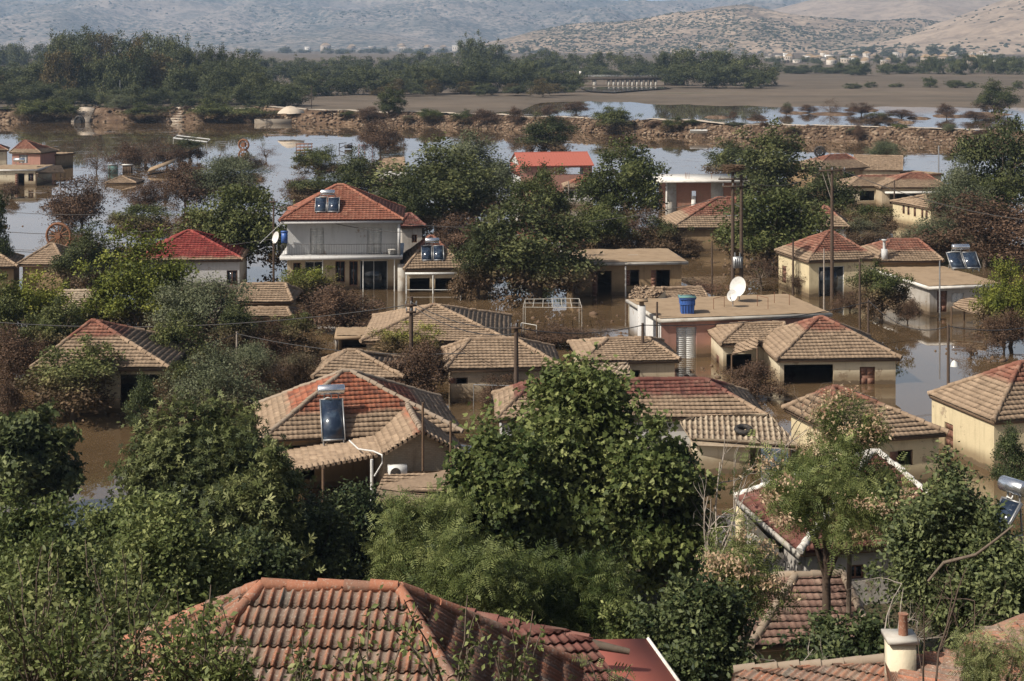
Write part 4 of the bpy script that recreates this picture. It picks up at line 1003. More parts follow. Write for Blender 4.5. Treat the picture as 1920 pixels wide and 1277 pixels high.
# unfinished flat building with brick infill
def frame_building():
    h = frame_of((1212, 339), 4.25, 10, fr=(1406, 336), yaw=1); r = thing('building', 'unfinished concrete frame building with red brick infill and thin overhanging slab', 'building', h.P(h.w / 2, 5, 0))
    mb = MB(); mb.obox(h.o, h.e, h.n, 0, h.w, 0, 10, 4.0, 4.25); mb.build('roof_slab', M['pale_slab'], r)
    s = F / h.o[1]; U = lambda x: (x - 1212) / s * 1.008
    ops = [(U(1299) - U(1250), U(1307) - U(1250), 2.2, 2.9)]
    w = MB(); p = h.P(U(1250), 1.2, 0); wall_quad(w, p, h.e, -h.n, U(1392) - U(1250), -1.6, 4.0, ops); p2 = h.P(U(1250), 9, 0); wall_quad(w, p2, -h.n, -h.e, 7.8, -1.6, 4.0, []); p3 = h.P(U(1392), 1.2, 0); wall_quad(w, p3, h.n, h.e, 7.8, -1.6, 4.0, []); w.build('wall', M['brick_wall'], r)
    for x0, x1 in ((1250, 1270), (1335, 1358), (1382, 1393)):
        m = MB(); m.obox(h.P(0, 1.2, 0), h.e, h.n, U(x0), U(x1), -.05, .2, -1.6, 4.0); m.build('column', M['concrete'], r)
    m = MB(); m.obox(h.P(0, .5, 0), h.e, h.n, U(1249), U(1252), 0, .2, -1.6, 4.0); m.build('column', M['pale_slab'], r)
    m = MB(); m.obox(h.P(0, 1.0, 0), h.e, h.n, U(1298), U(1306), 0, .15, -1.6, 2.3); m.build('pipe_casing', M['pale_slab'], r)
    for x in (1290, 1293, 1297, 1340):
        q = h.P(U(x), 3, 4.2); m = MB(); m.tube([q, q + np.array((.05, 0, .8))], .03, 5); m.build('rebar', M['rust'], r)
frame_building()
C2 = tile_house('house', 'house with red-tipped roof and rust-coloured wall in front of the brick frame building', (1258, 428), 2.4, 8, [(1346, 371), (1378, 371)], fr=(1415, 428), rm='tile', wm='tan_wall', yaw=4)

R1 = tile_house('house', 'farthest right house with small red roof peak below the round wheel', (1526, 318), 2.4, 8, [(1556, 290), (1588, 291)], fr=(1634, 314), rm='tile', wm='tan_wall', ops=[('front', 1582, 323, 1604, 334, 'open')])
tile_house('house', 'tan gabled house with dark gable edge beside the small red peak', (1600, 318), 2.1, 9, [(1626, 292)], fr=(1692, 314), rm='mud_tile', wm='beige_wall', kind='gable', yaw=-14)
flat_house('shed', 'low pale shed with green door behind the red-topped right houses', (1665, 322), 1.6, 5, fr=(1722, 328), wm='beige_wall', sm='rust', cat='shed', ops=[('front', 1668, 324, 1680, 333, 'greydoor')])
R2a = tile_house('house', 'long tan roof left of the red-ridged house with a white porch beam', (1590, 350), 2.5, 6.5, [(1616, 329), (1690, 330)], fr=(1682, 349), rm='tile', wm='cream_wall', ops=[('front', 1612, 358, 1640, 376, 'open')])
R2b = tile_house('house', 'red-ridged house with white beam over a dark porch at the right', (1650, 352), 2.6, 7.5, [(1708, 324), (1732, 325)], fr=(1782, 352), rm='tile', wm='beige_wall', ops=[('front', 1668, 361, 1775, 382, 'open')], yaw=2)
mb = MB(); D = R2b.o[1]; mb.obox(atD(1660, 100, D), R2b.e, R2b.n, 0, 8.3, -.3, 2, 1.85, 2.1); mb.build('beam', M['pale_slab'], R2b.root)
R3 = tile_house('house', 'small house with sagging tan roof and a lit cream wall of five windows', (1744, 391), 2.6, 8.5, [(1735, 364), (1764, 367)], yaw=17, w=5.6, rm='mud_tile', wm='yellow_wall', ov=.2, sag=.12,
                ops=[('left', x, 383 + (x - 1690) * .25, x + 4.5, 401 + (x - 1690) * .25, 'window') for x in (1692, 1701, 1713, 1727, 1735)])
tile_house('house', 'red-tipped tan roof mostly hidden by trees left of the tall right pole', (1534, 425), 2.5, 6, [(1547, 387)], fr=(1593, 426), rm='tile', wm='white_wall')
R5 = tile_house('house', 'yellow-walled house with red pyramid tip behind the tall timber pole', (1514, 490), 3.0, 7, [(1557, 434)], fr=(1648, 488), yaw=13, rm='tile_far', wm='yellow_wall', ov=.25,
                ops=[('left', 1466, 497, 1474, 532, 'door'), ('front', 1535, 500, 1583, 560, 'glassdoor')])
R6 = tile_house('house', 'tan hip roof with red ridge and white chimney right of the red pyramid', (1640, 490), 2.8, 7, [(1670, 450), (1722, 449)], fr=(1770, 489), rm='tile', wm='tan_wall', yaw=3)
p = hit(1658, 486, *R6.front); mb = MB(); mb.box((p[0], p[1], p[2] + .35), (.45, .45, 1.0)); mb.tube([p + np.array((0, 0, .8)), p + np.array((0, 0, 1.55))], .12, 8); mb.box((p[0], p[1], p[2] + 1.6), (.4, .4, .1)); mb.build('chimney', M['white_wall'], R6.root)
R7 = flat_house('house', 'grey flat-roofed house with white slab edge and solar heater on top', (1740, 538), 2.25, 11, fr=(1885, 527), yaw=12, wm='grey_wall', sm='pale_slab',
                ops=[('front', 1757, 546, 1776, 585, 'door'), ('front', 1784, 550, 1808, 566, 'shutter')])
solar_heater('twin-panel solar heater with white tank on the grey flat-roofed house', R7, 1812, 507, 2, (1.25, 1.6), flatz=2.3, yaw=8, tank=.75)
t = thing('shed', 'small tan tiled lean-to by the dark shrub at the right', 'shed', at(1815, 600)); a, b, c, d = at(1784, 574, 1.3), at(1846, 594, 1.0), at(1850, 560, 1.9), at(1808, 557, 1.9)
mb = MB(); tile_face(mb, [a, b, c, d], rib=.28); mb.build('roof', M['mud_tile'], t); posts(t, (a, b, c, d), .09, 'wood')

C3 = flat_house('house', 'tan flat-roofed house with three dark doorways facing the flooded yard', (1075, 494), 2.75, 8.5, fr=(1291, 491), wm='tan_wall', sm='concrete', ov=.5,
                ops=[('front', 1120, 508, 1147, 560, 'open'), ('front', 1181, 506, 1199, 536, 'open'), ('front', 1230, 506, 1257, 545, 'open')])
post(C3.root, 1173, -1.6, 2.5, C3.o[1] + .1, .06, 'pale_slab')
C5 = flat_house('house', 'rose flat-roofed house with blue water tank and dishes on its muddy roof', (1235, 599), 2.68, 8.4, fr=(1561, 590), wm='rose_wall', sm='concrete', ov=.25, yaw=11,
                ops=[('front', 1268, 614, 1306, 672, 'shutter')])
mb = MB(); a_, b_, n_ = C5.S['left']; L_ = np.linalg.norm((b_ - a_)[:2]); mb.obox(a_, (b_ - a_) / L_ * np.array((1, 1, 0)), n_, 0, L_, .003, .03, -1.6, 2.4); mb.build('white_end_wall', M['white_wall'], C5.root)
p = at(1290, 589, 2.74); t = thing('water_tank', 'big blue plastic water tank on the rose flat-roofed house', 'tank', p)
mb = MB(); s = 29.0 / 33; q = [(-.02, .42), (.55, .46), (.6, .5), (.95, .5), (.98, .56), (1.08, .56)]
for (za, ra), (zb, rb_) in zip(q, q[1:]):
    P = [(p[0] + sx * r_, p[1] + .6 + sy * r_, p[2] + z_) for z_, r_ in ((za, ra), (zb, rb_)) for sx, sy in ((-1, -1), (1, -1), (1, 1), (-1, 1))]
    mb.add(P, [(0, 1, 5, 4), (1, 2, 6, 5), (2, 3, 7, 6), (3, 0, 4, 7)])
for i in range(5):
    x = p[0] - .36 + .18 * i; mb.bar((x, p[1] + .6 - .45, p[2] + .02), (x, p[1] + .6 - .5, p[2] + .94), .025)
mb.build('body', M['tank_blue'], t)
mb = MB(); mb.box((p[0], p[1] + .6, p[2] + 1.1), (1.16, 1.16, .05)); mb.build('lid', M['teal'], t); mb = MB(); mb.tube([(p[0] - .45, p[1] + .6, p[2] + 1.12), (p[0], p[1] + .6, p[2] + 1.5), (p[0] + .45, p[1] + .6, p[2] + 1.12)], .02, 5); mb.build('handle', M['black_iron'], t)
dish('larger tilted white satellite dish on the rose flat roof', at(1386, 565, 2.74), .72, (-.6, -.7, .3), 1.0)
dish('smaller white satellite dish in front of the larger one on the rose roof', at(1374, 575, 2.74), .42, (-.45, -.8, .35), .75)
t = thing('clothes_line_frame', 'thin rusty pipe frame standing on the rose flat roof', 'pipe frame', at(1420, 585, 2.75)); mb = MB()
for x, y in ((1338, 580), (1358, 576), (1420, 574), (1440, 579), (1452, 568), (1480, 572)):
    q = at(x, y, 2.74); mb.bar(q, q + np.array((0, 0, .75)), .03)
mb.bar(at(1338, 580, 2.74) + np.array((0, 0, .75)), at(1358, 576, 2.74) + np.array((0, 0, .75)), .03); mb.bar(at(1420, 574, 2.74) + np.array((0, 0, .75)), at(1440, 579, 2.74) + np.array((0, 0, .75)), .03); mb.build('pipes', M['rust'], t)
# rubble-roofed hut and dark shed behind the rose house
t = thing('hut', 'ruined hut with rubble on its sagging roof behind the rose house', 'hut', at(1210, 590)); A, B, C, E = at(1178, 562, 2.3), at(1222, 566, 2.1), at(1248, 541, 2.9), at(1190, 538, 2.9)
mb = MB(); tile_face(mb, [A, B, C, E], rib=.3, sag=.15, jit=.07); n = 90; uu, vv = RNG.random((2, n)); base_ = A[None] * ((1 - uu) * (1 - vv))[:, None] + B[None] * (uu * (1 - vv))[:, None] + C[None] * (uu * vv)[:, None] + E[None] * ((1 - uu) * vv)[:, None]; rocks(mb, base_ + np.array((0, 0, .12)), RNG.uniform(.06, .15, n), RNG); mb.build('roof', M['mud_tile'], t)
mb = MB()
for a, b in ((A, B), (B, C), (E, A)): mb.poly([(a[0], a[1], -1.6), (b[0], b[1], -1.6), b - np.array((0, 0, .12)), a - np.array((0, 0, .12))])
mb.build('wall', M['cream_wall'], t)
tile_house('shed', 'collapsed dark tiled gable roof right behind the rose house', (1222, 573), 1.9, 6, [(1288, 540)], fr=(1335, 570), rm='tile_dark', wm='tan_wall', kind='gable', sag=.12, cat='shed')
# stove-pipe chimney on the white side of the rose house
q = at(1203, 668, 0); t = thing('chimney', 'narrow white chimney with flat cap against the rose house', 'chimney', q); mb = MB(); mb.box((q[0], q[1], .9), (.5, .5, 5.0)); mb.build('stack', M['white_wall'], t); mb = MB(); mb.box((q[0], q[1], 3.75), (.8, .8, .12)); mb.box((q[0], q[1], 3.55), (.3, .3, .3)); mb.build('cap', M['roof_dirt'], t)

C6 = tile_house('house', 'cream house with red pyramid tip and wide dark porch by the open water', (1455, 674), 1.65, 7.2, [(1540, 596)], fr=(1691, 670), yaw=3, rm='tile_low', wm='cream_wall', ov=.3,
                ops=[('front', 1470, 684, 1563, 745, 'open'), ('front', 1612, 688, 1641, 745, 'door')])
C6b = tile_house('house', 'tan hip-roofed side house with lit corner window left of the wide porch', (1350, 645), 1.75, 5.5, [(1393, 607), (1470, 606)], fr=(1470, 642), rm='mud_tile', wm='cream_wall', ov=.25,
                 ops=[('left', 1342, 662, 1348, 688, 'window'), ('front', 1362, 664, 1410, 700, 'open')], yaw=3)
t = thing('porch', 'broken little tile awning below the side house with the corner window', 'porch', at(1395, 720)); A, B, C, E = atD(1372, 664, 100.5), atD(1420, 650, 100.2), atD(1424, 635, 102.5), atD(1380, 642, 102.3)
mb = MB(); tile_face(mb, [A, B, C, E], rib=.28, sag=.1, jit=.04); mb.build('roof', M['mud_tile'], t); posts(t, (A, B), .08, 'wood')
C7 = tile_house('house', 'tan hip roof over a pale wall between the central pole and the rose house', (1088, 678), 1.9, 6.2, [(1140, 636), (1215, 635)], fr=(1276, 675), rm='mud_tile', wm='beige_wall', ov=.3, ops=[('front', 1184, 694, 1200, 712, 'open')])
t = thing('lean_to', 'short corrugated lean-to under the eave of the pale-walled tan house', 'lean-to', at(1140, 745)); A, B, C, E = atD(1108, 705, 93.4), atD(1186, 703, 93.4), atD(1178, 682, 95.8), atD(1098, 684, 95.8)
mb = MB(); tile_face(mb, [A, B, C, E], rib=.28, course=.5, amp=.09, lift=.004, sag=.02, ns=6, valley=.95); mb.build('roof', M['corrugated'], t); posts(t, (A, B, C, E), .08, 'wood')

C8 = tile_house('house', 'long house with red-ridged tan roof behind the big leafy plane tree', (930, 786), 2.2, 5.8, [(1000, 714), (1322, 712)], fr=(1440, 782), rm='tile_maroon', wm='white_wall', ov=.3)
C8c = thing('lean_to', 'wide corrugated roof with a tyre lying on it', 'lean-to', at(1370, 880)); A, B, C, E = atD(1300, 832, 77.6), atD(1500, 840, 77.0), atD(1442, 778, 80.4), atD(1270, 783, 80.4)
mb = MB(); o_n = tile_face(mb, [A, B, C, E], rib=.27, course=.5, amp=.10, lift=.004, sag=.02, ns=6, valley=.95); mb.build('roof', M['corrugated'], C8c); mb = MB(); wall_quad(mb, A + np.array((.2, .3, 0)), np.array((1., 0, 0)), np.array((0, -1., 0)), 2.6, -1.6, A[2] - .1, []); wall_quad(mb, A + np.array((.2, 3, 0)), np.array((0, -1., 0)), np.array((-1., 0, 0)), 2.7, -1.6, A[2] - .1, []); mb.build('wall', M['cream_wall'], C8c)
q = B - np.array((.5, 0, 0)); mb = MB(); mb.bar((q[0], q[1], -1.6), (q[0], q[1], B[2] - .05), .1); mb.build('post', M['wood'], C8c)
def ring(label, c, R, r, axis, mat, name='tyre', cat='tyre', spokes=0, parts=False):
    c = np.array(c, float); ax = np.array(axis, float); ax /= np.linalg.norm(ax); x = np.cross(ax, (0, 0, 1) if abs(ax[2]) < .9 else (1, 0, 0)); x /= np.linalg.norm(x); y = np.cross(ax, x)
    mb = MB(); a = np.linspace(0, 2 * math.pi, 29); mb.tube([c + R * (x * math.cos(t) + y * math.sin(t)) for t in a], r, 8, cap=False)
    if not spokes: return tag(mb.build(name, M[mat], None, True), label, cat)
    t = thing(name, label, cat, c); mb.build('rim', M[mat], t, True); s = MB()
    for i in range(spokes):
        k = 2 * math.pi * i / spokes; s.bar(c, c + R * (x * math.cos(k) + y * math.sin(k)), r * .6)
    s.build('spokes', M[mat], t); hb = MB(); hb.tube([c - ax * r * 2.5, c + ax * r * 2.5], r * 2.2, 10); hb.build('hub', M[mat], t); return t
p = hit(1394, 813, *o_n); ring('black tyre lying on the wide corrugated roof', p + np.array((0, 0, .2)), .34, .13, o_n[1], 'rubber')
C8b = tile_house('house', 'house with wide tan roof and small red peak right of the corrugated roof', (1592, 826), 2.45, 7, [(1566, 727)], fr=(1777, 818), yaw=16, rm='tile_far', wm='yellow_wall', ov=.3,
                 ops=[('front', 1683, 845, 1712, 872, 'open')])
RR = tile_house('house', 'yellow house with red-peaked roof at the right edge, brown shutters on its lit wall', (1862, 790), 2.6, 6.2, [(1918, 680)], yaw=15, w=9, rm='tile_high', wm='yellow_wall', ov=.14,
                ops=[('left', 1742, 762, 1750, 795, 'window'), ('left', 1771, 790, 1787, 842, 'door'), ('left', 1806, 806, 1812, 812, 'open')])
# ------------------------------------------------------------------ houses on the slope
C9 = tile_house('house', 'dark red tiled house with white mortar ridges and porch on the dry slope', (1500, 1035), 3.4, 6.9, [(1640, 849)], yaw=10.8, w=6.8, rm='tile_dark', wm='grey_wall', z0=.8, cap='whitewash', ov=.35,
                ops=[('left', 1392, 955, 1470, 1060, 'open'), ('front', 1590, 1060, 1620, 1085, 'window')], rib=.22)
q = C9.P(.12, 6.7, 0); mb = MB(); mb.obox(q, C9.e, C9.n, -.14, .14, -.14, .14, .5, 3.2); mb.build('post', M['yellow_wall'], C9.root); mb = MB(); mb.obox(C9.P(0, 0, 0), C9.e, C9.n, -.03, .1, .1, 6.8, 3.12, 3.32); mb.build('beam', M['concrete'], C9.root)
C10 = tile_house('house', 'low brownish tiled roof with thick grey hip under the seed-laden tree', (1408, 1212), 3.2, 5.5, [(1492, 1078), (1580, 1078)], fr=(1640, 1205), yaw=6, rm='tile_brown', wm='stone_wall', z0=.3, cap='mortar', ov=.3, rib=.22, sag=.05)
def near_house():
    yaw = math.radians(-4); e = np.array((math.cos(yaw), math.sin(yaw), 0)); n = np.array((-e[1], e[0], 0))
    R0 = atD(490, 1100, 22.2); R1 = R0 + e * 1.93; d = 4.6; dz = 2.15; zE = R0[2] - dz
    dn = lambda p, a, b: p + e * a + n * b - np.array((0, 0, dz))
    A, B, C, E = dn(R0, -2.2, -d), dn(R1, 2.9, -d), dn(R1, 3.6, 3.0) - np.array((0, 0, .5)), dn(R0, -3.9, 3.6) - np.array((0, 0, .45))
    r = thing('house', 'nearest roof of weathered orange tiles at the bottom centre', 'house', ((A + C) / 2) * (1, 1, 0) + np.array((0, 0, 8)))
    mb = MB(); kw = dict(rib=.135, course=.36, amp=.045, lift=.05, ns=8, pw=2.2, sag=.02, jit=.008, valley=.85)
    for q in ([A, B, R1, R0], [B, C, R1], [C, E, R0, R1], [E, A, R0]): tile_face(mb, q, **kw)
    ro = mb.build('roof', M['tile_old'], r); cp = MB()
    for p, q in ((R0, R1), (A, R0), (B, R1), (C, R1), (E, R0)): ridge_caps(cp, p, q, .085, .36)
    cp.build('ridge_tiles', M['tile_old'], ro)
    w = MB(); i = lambda p, a, b: p + e * a + n * b
    c = [i(A, .4, .4), i(B, -.4, .4), i(C, -.4, -.4), i(E, .4, -.4)]
    for p, q in zip(c, c[1:] + c[:1]): w.poly([(p[0], p[1], 7.5), (q[0], q[1], 7.5), (q[0], q[1], zE - .1), (p[0], p[1], zE - .1)])
    w.build('wall', M['beige_wall'], r)
near_house()
def gable_slope(label, pts, rm, rib=.14, course=.34, zb=6.0, name='house', cat='house', extra=None, cap=None):
    pts = [np.array(p) for p in pts]; t = thing(name, label, cat, sum(pts) / len(pts) * np.array((1, 1, 0)) + np.array((0, 0, zb)))
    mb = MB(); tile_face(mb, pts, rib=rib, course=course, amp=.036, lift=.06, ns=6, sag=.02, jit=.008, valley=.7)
    if extra: tile_face(mb, [np.array(p) for p in extra], rib=rib, course=course, amp=.036, lift=.06, ns=6, sag=.02, jit=.008, valley=.7)
    ro = mb.build('roof', M[rm], t); cp = MB(); ridge_caps(cp, pts[2], pts[3], .1, .36); cp.build('ridge_tiles', M[cap or rm], ro)
    w = MB()
    for a, b in ((pts[0], pts[1]), (pts[1], pts[2]), (pts[3], pts[0])): w.poly([(a[0], a[1], zb), (b[0], b[1], zb), b - np.array((0, 0, .1)), a - np.array((0, 0, .1))])
    w.build('wall', M['beige_wall'], t); return t
gable_slope('shaded dark tile roof to the right of the nearest orange roof', [atD(905, 1420, 21.5), atD(1240, 1400, 21.5), atD(1105, 1207, 25.0), atD(850, 1150, 25.6)], 'tile_dark', zb=8)
# smooth red sheet roof
a, b, c, d = atD(1040, 1345, 24.9), atD(1312, 1345, 24.9), atD(1212, 1204, 27.2), atD(1085, 1206, 27.2)
t = thing('shed', 'shed with smooth brick-red sheet roof edged in white at the bottom', 'shed', (a + c) / 2 * np.array((1, 1, 0)) + np.array((0, 0, 8)))
mb = MB(); mb.box8([a, b, c, d] + [q + np.array((0, 0, .06)) for q in (a, b, c, d)]); mb.build('roof', M['red_metal'], t); mb = MB(); mb.bar(b + np.array((.03, 0, .06)), c + np.array((.03, 0, .06)), .05); mb.build('edge_trim', M['whitewash'], t)
mb = MB()
for p, q in ((a, b), (b, c), (d, a)): mb.poly([(p[0], p[1], 7), (q[0], q[1], 7), q - np.array((0, 0, .02)), p - np.array((0, 0, .02))])
mb.build('wall', M['beige_wall'], t)
gable_slope('weathered tile ridge along the bottom edge left of the white chimney', [atD(1350, 1420, 26.5), atD(1700, 1420, 26.2), atD(1662, 1240, 29), atD(1376, 1262, 29.2)], 'tile_old', zb=7.5, cap='mortar')
gable_slope('pinkish-grey tile slope in the bottom right corner', [atD(1690, 1400, 25.5), atD(2050, 1400, 25), atD(2060, 1120, 30), atD(1822, 1200, 29.6)], 'tile_old', zb=7.5, extra=[atD(1655, 1330, 25.8), atD(1830, 1330, 25.6), atD(1835, 1218, 28), atD(1660, 1240, 28)])
q = atD(1688, 1277, 27.5); t = thing('chimney', 'white plastered chimney with clay pot at the bottom right', 'chimney', q - np.array((0, 0, 1)))
mb = MB(); mb.box((q[0], q[1], q[2] + .1), (.44, .44, 1.2)); mb.build('stack', M['cream_wall'], t); mb = MB(); mb.box((q[0], q[1], q[2] + .76), (.54, .54, .08)); mb.build('cap', M['concrete'], t)
mb = MB(); mb.tube([q + np.array((.05, 0, .78)), q + np.array((.05, 0, 1.12)), q + np.array((.05, 0, 1.16))], [.085, .075, .09], 12); mb.build('pot', M['tile_old'], t)
# hot-water tank and panel over the right-hand ivy
H = House(); H.e = np.array((.5, -.87, 0)); H.front = (atD(1862, 1000, 50), np.array((0, -.4, .9)))
solar_heater('solar heater with lying steel tank rising out of the dark ivy at the right', H, 1866, 1003, 1, (.8, 1.1), tank=.5)
# ------------------------------------------------------------------ poles and wires
POLES = {}
def pole(key, label, px, yt, yb, z=0.0, r=.12, arms=(), mat='pole_wood', name='utility_pole', lean=0.0, ins=True):
    p = at(px, yb, z); s = F / p[1]; zt = CH - (yt - HY) / s; t = thing(name, label, 'pole', p)
    top = np.array((p[0] + lean, p[1], zt)); mb = MB(); mb.tube([p - np.array((0, 0, 1.5)), (p + top) / 2, top], [r * 1.15, r, r * .8], 8); mb.build('shaft', M[mat], t)
    for dz, hw in arms:
        m = MB(); m.box((top[0], top[1] - r, zt - dz), (2 * hw, .1, .12)); m.build('crossarm', M['pole_wood'], t)
        for k in (-.9, 0, .9):
            if not ins: break
            m = MB(); c = np.array((top[0] + k * hw, top[1] - r, zt - dz + .06)); m.tube([c, c + np.array((0, 0, .08)), c + np.array((0, 0, .2))], [.03, .05, .03], 8); m.build('insulator', M['grey_metal'], t)
    POLES[key] = top; return t, top
pole('a', 'dark timber pole in front of the pyramid-roofed central house', 771, 556, 747, r=.13, arms=((.5, .35), (.9, .3)))
pole('b', 'timber pole standing between the two central tan roofs', 968, 604, 790, r=.13, arms=((.3, .3),))
pole('c', 'thin pole at the left end of the two-storey house', 513, 372, 535, r=.09, arms=((.3, .35),))
t, tp = pole('d', 'tall left leg of the twin pole carrying a transformer', 1374, 322, 560, r=.15, arms=((.6, 1.2), (1.2, .9)))
q = tp + np.array((.35, -.2, -7.4)); m = MB(); m.box(q, (.75, .55, .9)); [m.box(q + np.array((x, -.3, 0)), (.05, .12, .75)) for x in (-.25, -.1, .05, .2)]; m.tube([q + np.array((.2, 0, .45)), q + np.array((.2, 0, .8))], .05, 6); m.tube([q + np.array((-.2, 0, .45)), q + np.array((-.2, 0, .8))], .05, 6); m.build('transformer', M['grey_metal'], t)
m = MB(); m.bar(tp + np.array((0, 0, -2.6)), tp + np.array((1.0, 0, -3.1)), .05); m.bar(tp + np.array((-.5, 0, -3.6)), tp + np.array((.4, 0, -3.6)), .05); m.build('brace', M['grey_metal'], t)
pole('d2', 'tall right leg of the twin pole with a nest above', 1390, 328, 560, r=.15)
q = tp + np.array((.0, 0, .25)); m = MB(); rg = np.random.default_rng(3)
for i in range(260):
    a, b = rg.random() * 6.28, rg.normal(0, .3); rr_ = .35 + .45 * rg.random(); c = q + np.array((rr_ * math.cos(a), rr_ * math.sin(a), rg.uniform(-.15, .22) + rr_ * .1)); d = np.array((-math.sin(a + b), math.cos(a + b), rg.normal(0, .15))) * .42
    m.tube([c - d, c + d], .022, 3, rg.random(), cap=False)
tag(m.build('stork_nest', M['wood']), 'big twig nest on top of the twin pole', 'nest')
t, tp = pole('e', 'tall timber pole with braced top in front of the red pyramid tip', 1560, 316, 560, r=.14, arms=((.15, 1.1),))
m = MB(); m.bar(tp + np.array((-.85, -.1, -.2)), tp + np.array((-.1, 0, -2.4)), .045); m.bar(tp + np.array((-.4, -.1, -.2)), tp + np.array((-.05, 0, -1.6)), .045); m.build('brace', M['pale_bark'], t)
pole('f', 'slim brown pole rising in front of the pale-walled tan house', 1205, 606, 720, r=.1)
pole('g', 'short dark pole at the corner of the rose house', 1232, 566, 672, r=.08)
pole('h', 'slim pole with a white lamp cup standing in the flooded street', 1778, 608, 742, r=.09)
pole('i', 'thin brown pole to the left of the dark shrub by the grey house', 1612, 484, 650, r=.08)
pole('j', 'thin brown post left of the dark shrub, shorter than its neighbour', 1628, 560, 662, r=.08)
pole('k', 'thin pole at the left corner of the red pyramid house', 1487, 447, 552, r=.09)
pole('l', 'white-topped thin pole before the porch of the red pyramid house', 1545, 466, 585, r=.06, mat='pale_bark')
pole('m', 'pale pole by the rust-coloured wall', 1335, 452, 545, r=.07, mat='pole_wood')
pole('n', 'lone grey pole standing in the far right water', 1760, 273, 342, r=.11, mat='grey_metal')
pole('o', 'leaning white wooden pole among the olive trees at the left', 444, 622, 700, r=.07, mat='pale_bark')
pole('p', 'thin pole in front of the red-ridged far right house', 1677, 338, 395, r=.1)
pole('q', 'pale pole beside the small pale house under the red barn', 1066, 340, 395, r=.07, mat='pale_bark')
pole('r', 'lone leaning pole at the wood edge on the left', 225, 150, 200, r=.14, mat='grey_metal')
pole('s', 'thin pole in the field left of the lone round tree', 584, 160, 205, r=.12)
pole('t', 'thin post sticking out of the water right of the broken tan roof', 757, 255, 300, r=.07)
pole('u', 'grey pole in front of the roof edge of the grey flat-roofed house', 1762, 489, 600, r=.06, mat='grey_metal')
def wire(label, a, b, sag=.6, r=.028):
    a, b = np.array(a, float), np.array(b, float); k = np.linspace(0, 1, 16)[:, None]; P = a + (b - a) * k - np.array((0, 0, 1)) * 4 * sag * k * (1 - k)
    m = MB(); m.tube(P, r, 4, cap=False); tag(m.build('overhead_wire', M['black_iron']), label, 'wire', 'overhead wires')
off = lambda k, x=0, z=-.3: POLES[k] + np.array((x, -.1, z))
for i, (a, b, sg) in enumerate(((off('a'), off('b'), .5), (off('a', .3, -.7), off('b', .2, -.6), .6))): wire(('upper', 'lower')[i] + ' wire from the dark timber pole to the pole between the tan roofs', a, b, sg)
wire('wire from the pole between the tan roofs towards the slim brown pole', off('b'), off('f', 0, -.1), .4)
wire('wire from the slim brown pole along the front of the rose house', off('f', 0, -.1), off('j', 0, -.2), .5)
wire('wire from the dark timber pole off to the left-hand trees', off('a', -.3, -.5), atD(-60, 600, 98), .8)
wire('low wire from the leaning white pole to the muddy roof at its left', off('o', 0, -.1), atD(290, 658, 93), .3)
wire('low wire from the leaning white pole past the dark timber pole', off('o', 0, -.1), atD(872, 662, 92), .5)
wire('wire between the twin pole and the tall timber pole', off('d', .6, -.6), off('e', -.6, -.1), .9)
wire('wire from the tall timber pole out of the right edge', off('e', .7, -.1), atD(2000, 420, 120), .8)
wire('wire from the post by the dark shrub down to the slim pole in the street', off('j', 0, -.1), off('h', 0, -.1), .9)
wire('wire from the slim pole in the street to the right edge', off('h', 0, -.1), atD(1990, 596, 108), .5)
wire('wire passing the two-storey house to the twin pole', off('c', .2, -.3), off('d', -.5, -2.0), 2.4)
wire('wire across the front of the two-storey house', off('c', -.2, -.5), atD(760, 436, 133), .5)
wire('wire over the open water at the left', atD(-40, 392, 180), atD(290, 396, 172), .5)
wire('lower wire over the open water at the left', atD(-40, 430, 150), atD(360, 424, 146), .6)
wire('wire in front of the rusty wheel at the left', atD(-40, 466, 140), off('c', 0, -3.5), .8)
p = POLES['h'] + np.array((.35, 0, -2.3)); m = MB(); m.tube([p + np.array((0, 0, .15)), p, p - np.array((0, 0, .2))], [.05, .2, .26], 10); tag(m.build('street_lamp_cup', M['white_paint']), 'white lamp shade fixed to the slim pole in the flooded street', 'lamp')

# ------------------------------------------------------------------ things in and by the water
ring('big rusty spoked wheel standing in the trees at the left', at(110, 505)[:2].tolist() + [3.1], 1.15, .12, (.1, 1, .05), 'rust', 'hose_reel', 'wheel', 12)
ring('black wheel half sunk at the foot of the left bank', at(149, 231)[:2].tolist() + [.55], 1.2, .34, (.1, 1, .1), 'rubber', 'tractor_wheel', 'wheel', 6)
ring('brown spoked reel standing in the water below the left bank', at(457, 281)[:2].tolist() + [1.0], 1.0, .2, (.2, 1, .1), 'rust', 'hose_reel', 'wheel', 8)
ring('black round wheel left of the small red roof peak', at(1537, 298)[:2].tolist() + [1.3], .85, .22, (.2, 1, .1), 'rubber', 'tractor_wheel', 'wheel', 8)
q = at(570, 285); t = thing('trailer', 'brown slatted trailer half under water beyond the left trees', 'trailer', q); m = MB()
for zz in (.3, .9, 1.5): m.box((q[0], q[1], zz), (3.0, .12, .14)); m.box((q[0], q[1] + 1.5, zz), (3.0, .12, .14))
for x in (-1.5, -.75, 0, .75, 1.5): m.box((q[0] + x, q[1], .8), (.12, .14, 1.8))
m.build('side_boards', M['rust'], t); m = MB(); m.box((q[0], q[1] + .8, .2), (2.9, 1.5, .15)); m.build('bed', M['wood'], t)
q = at(648, 280); t = thing('wreck', 'dark tangled machine wreck in the water beside the red posts', 'wreck', q); m = MB()
for a, b in (((-1.4, 0, .2), (1.2, .5, 1.2)), ((-1.4, 0, 1.1), (.2, 0, 1.3)), ((-1.3, 0, -.3), (-1.2, 0, 1.2)), ((1.2, .5, -.3), (1.2, .5, 1.3)), ((-.2, 0, .9), (1.5, 0, .5))): m.bar(q + np.array(a), q + np.array(b), .1)
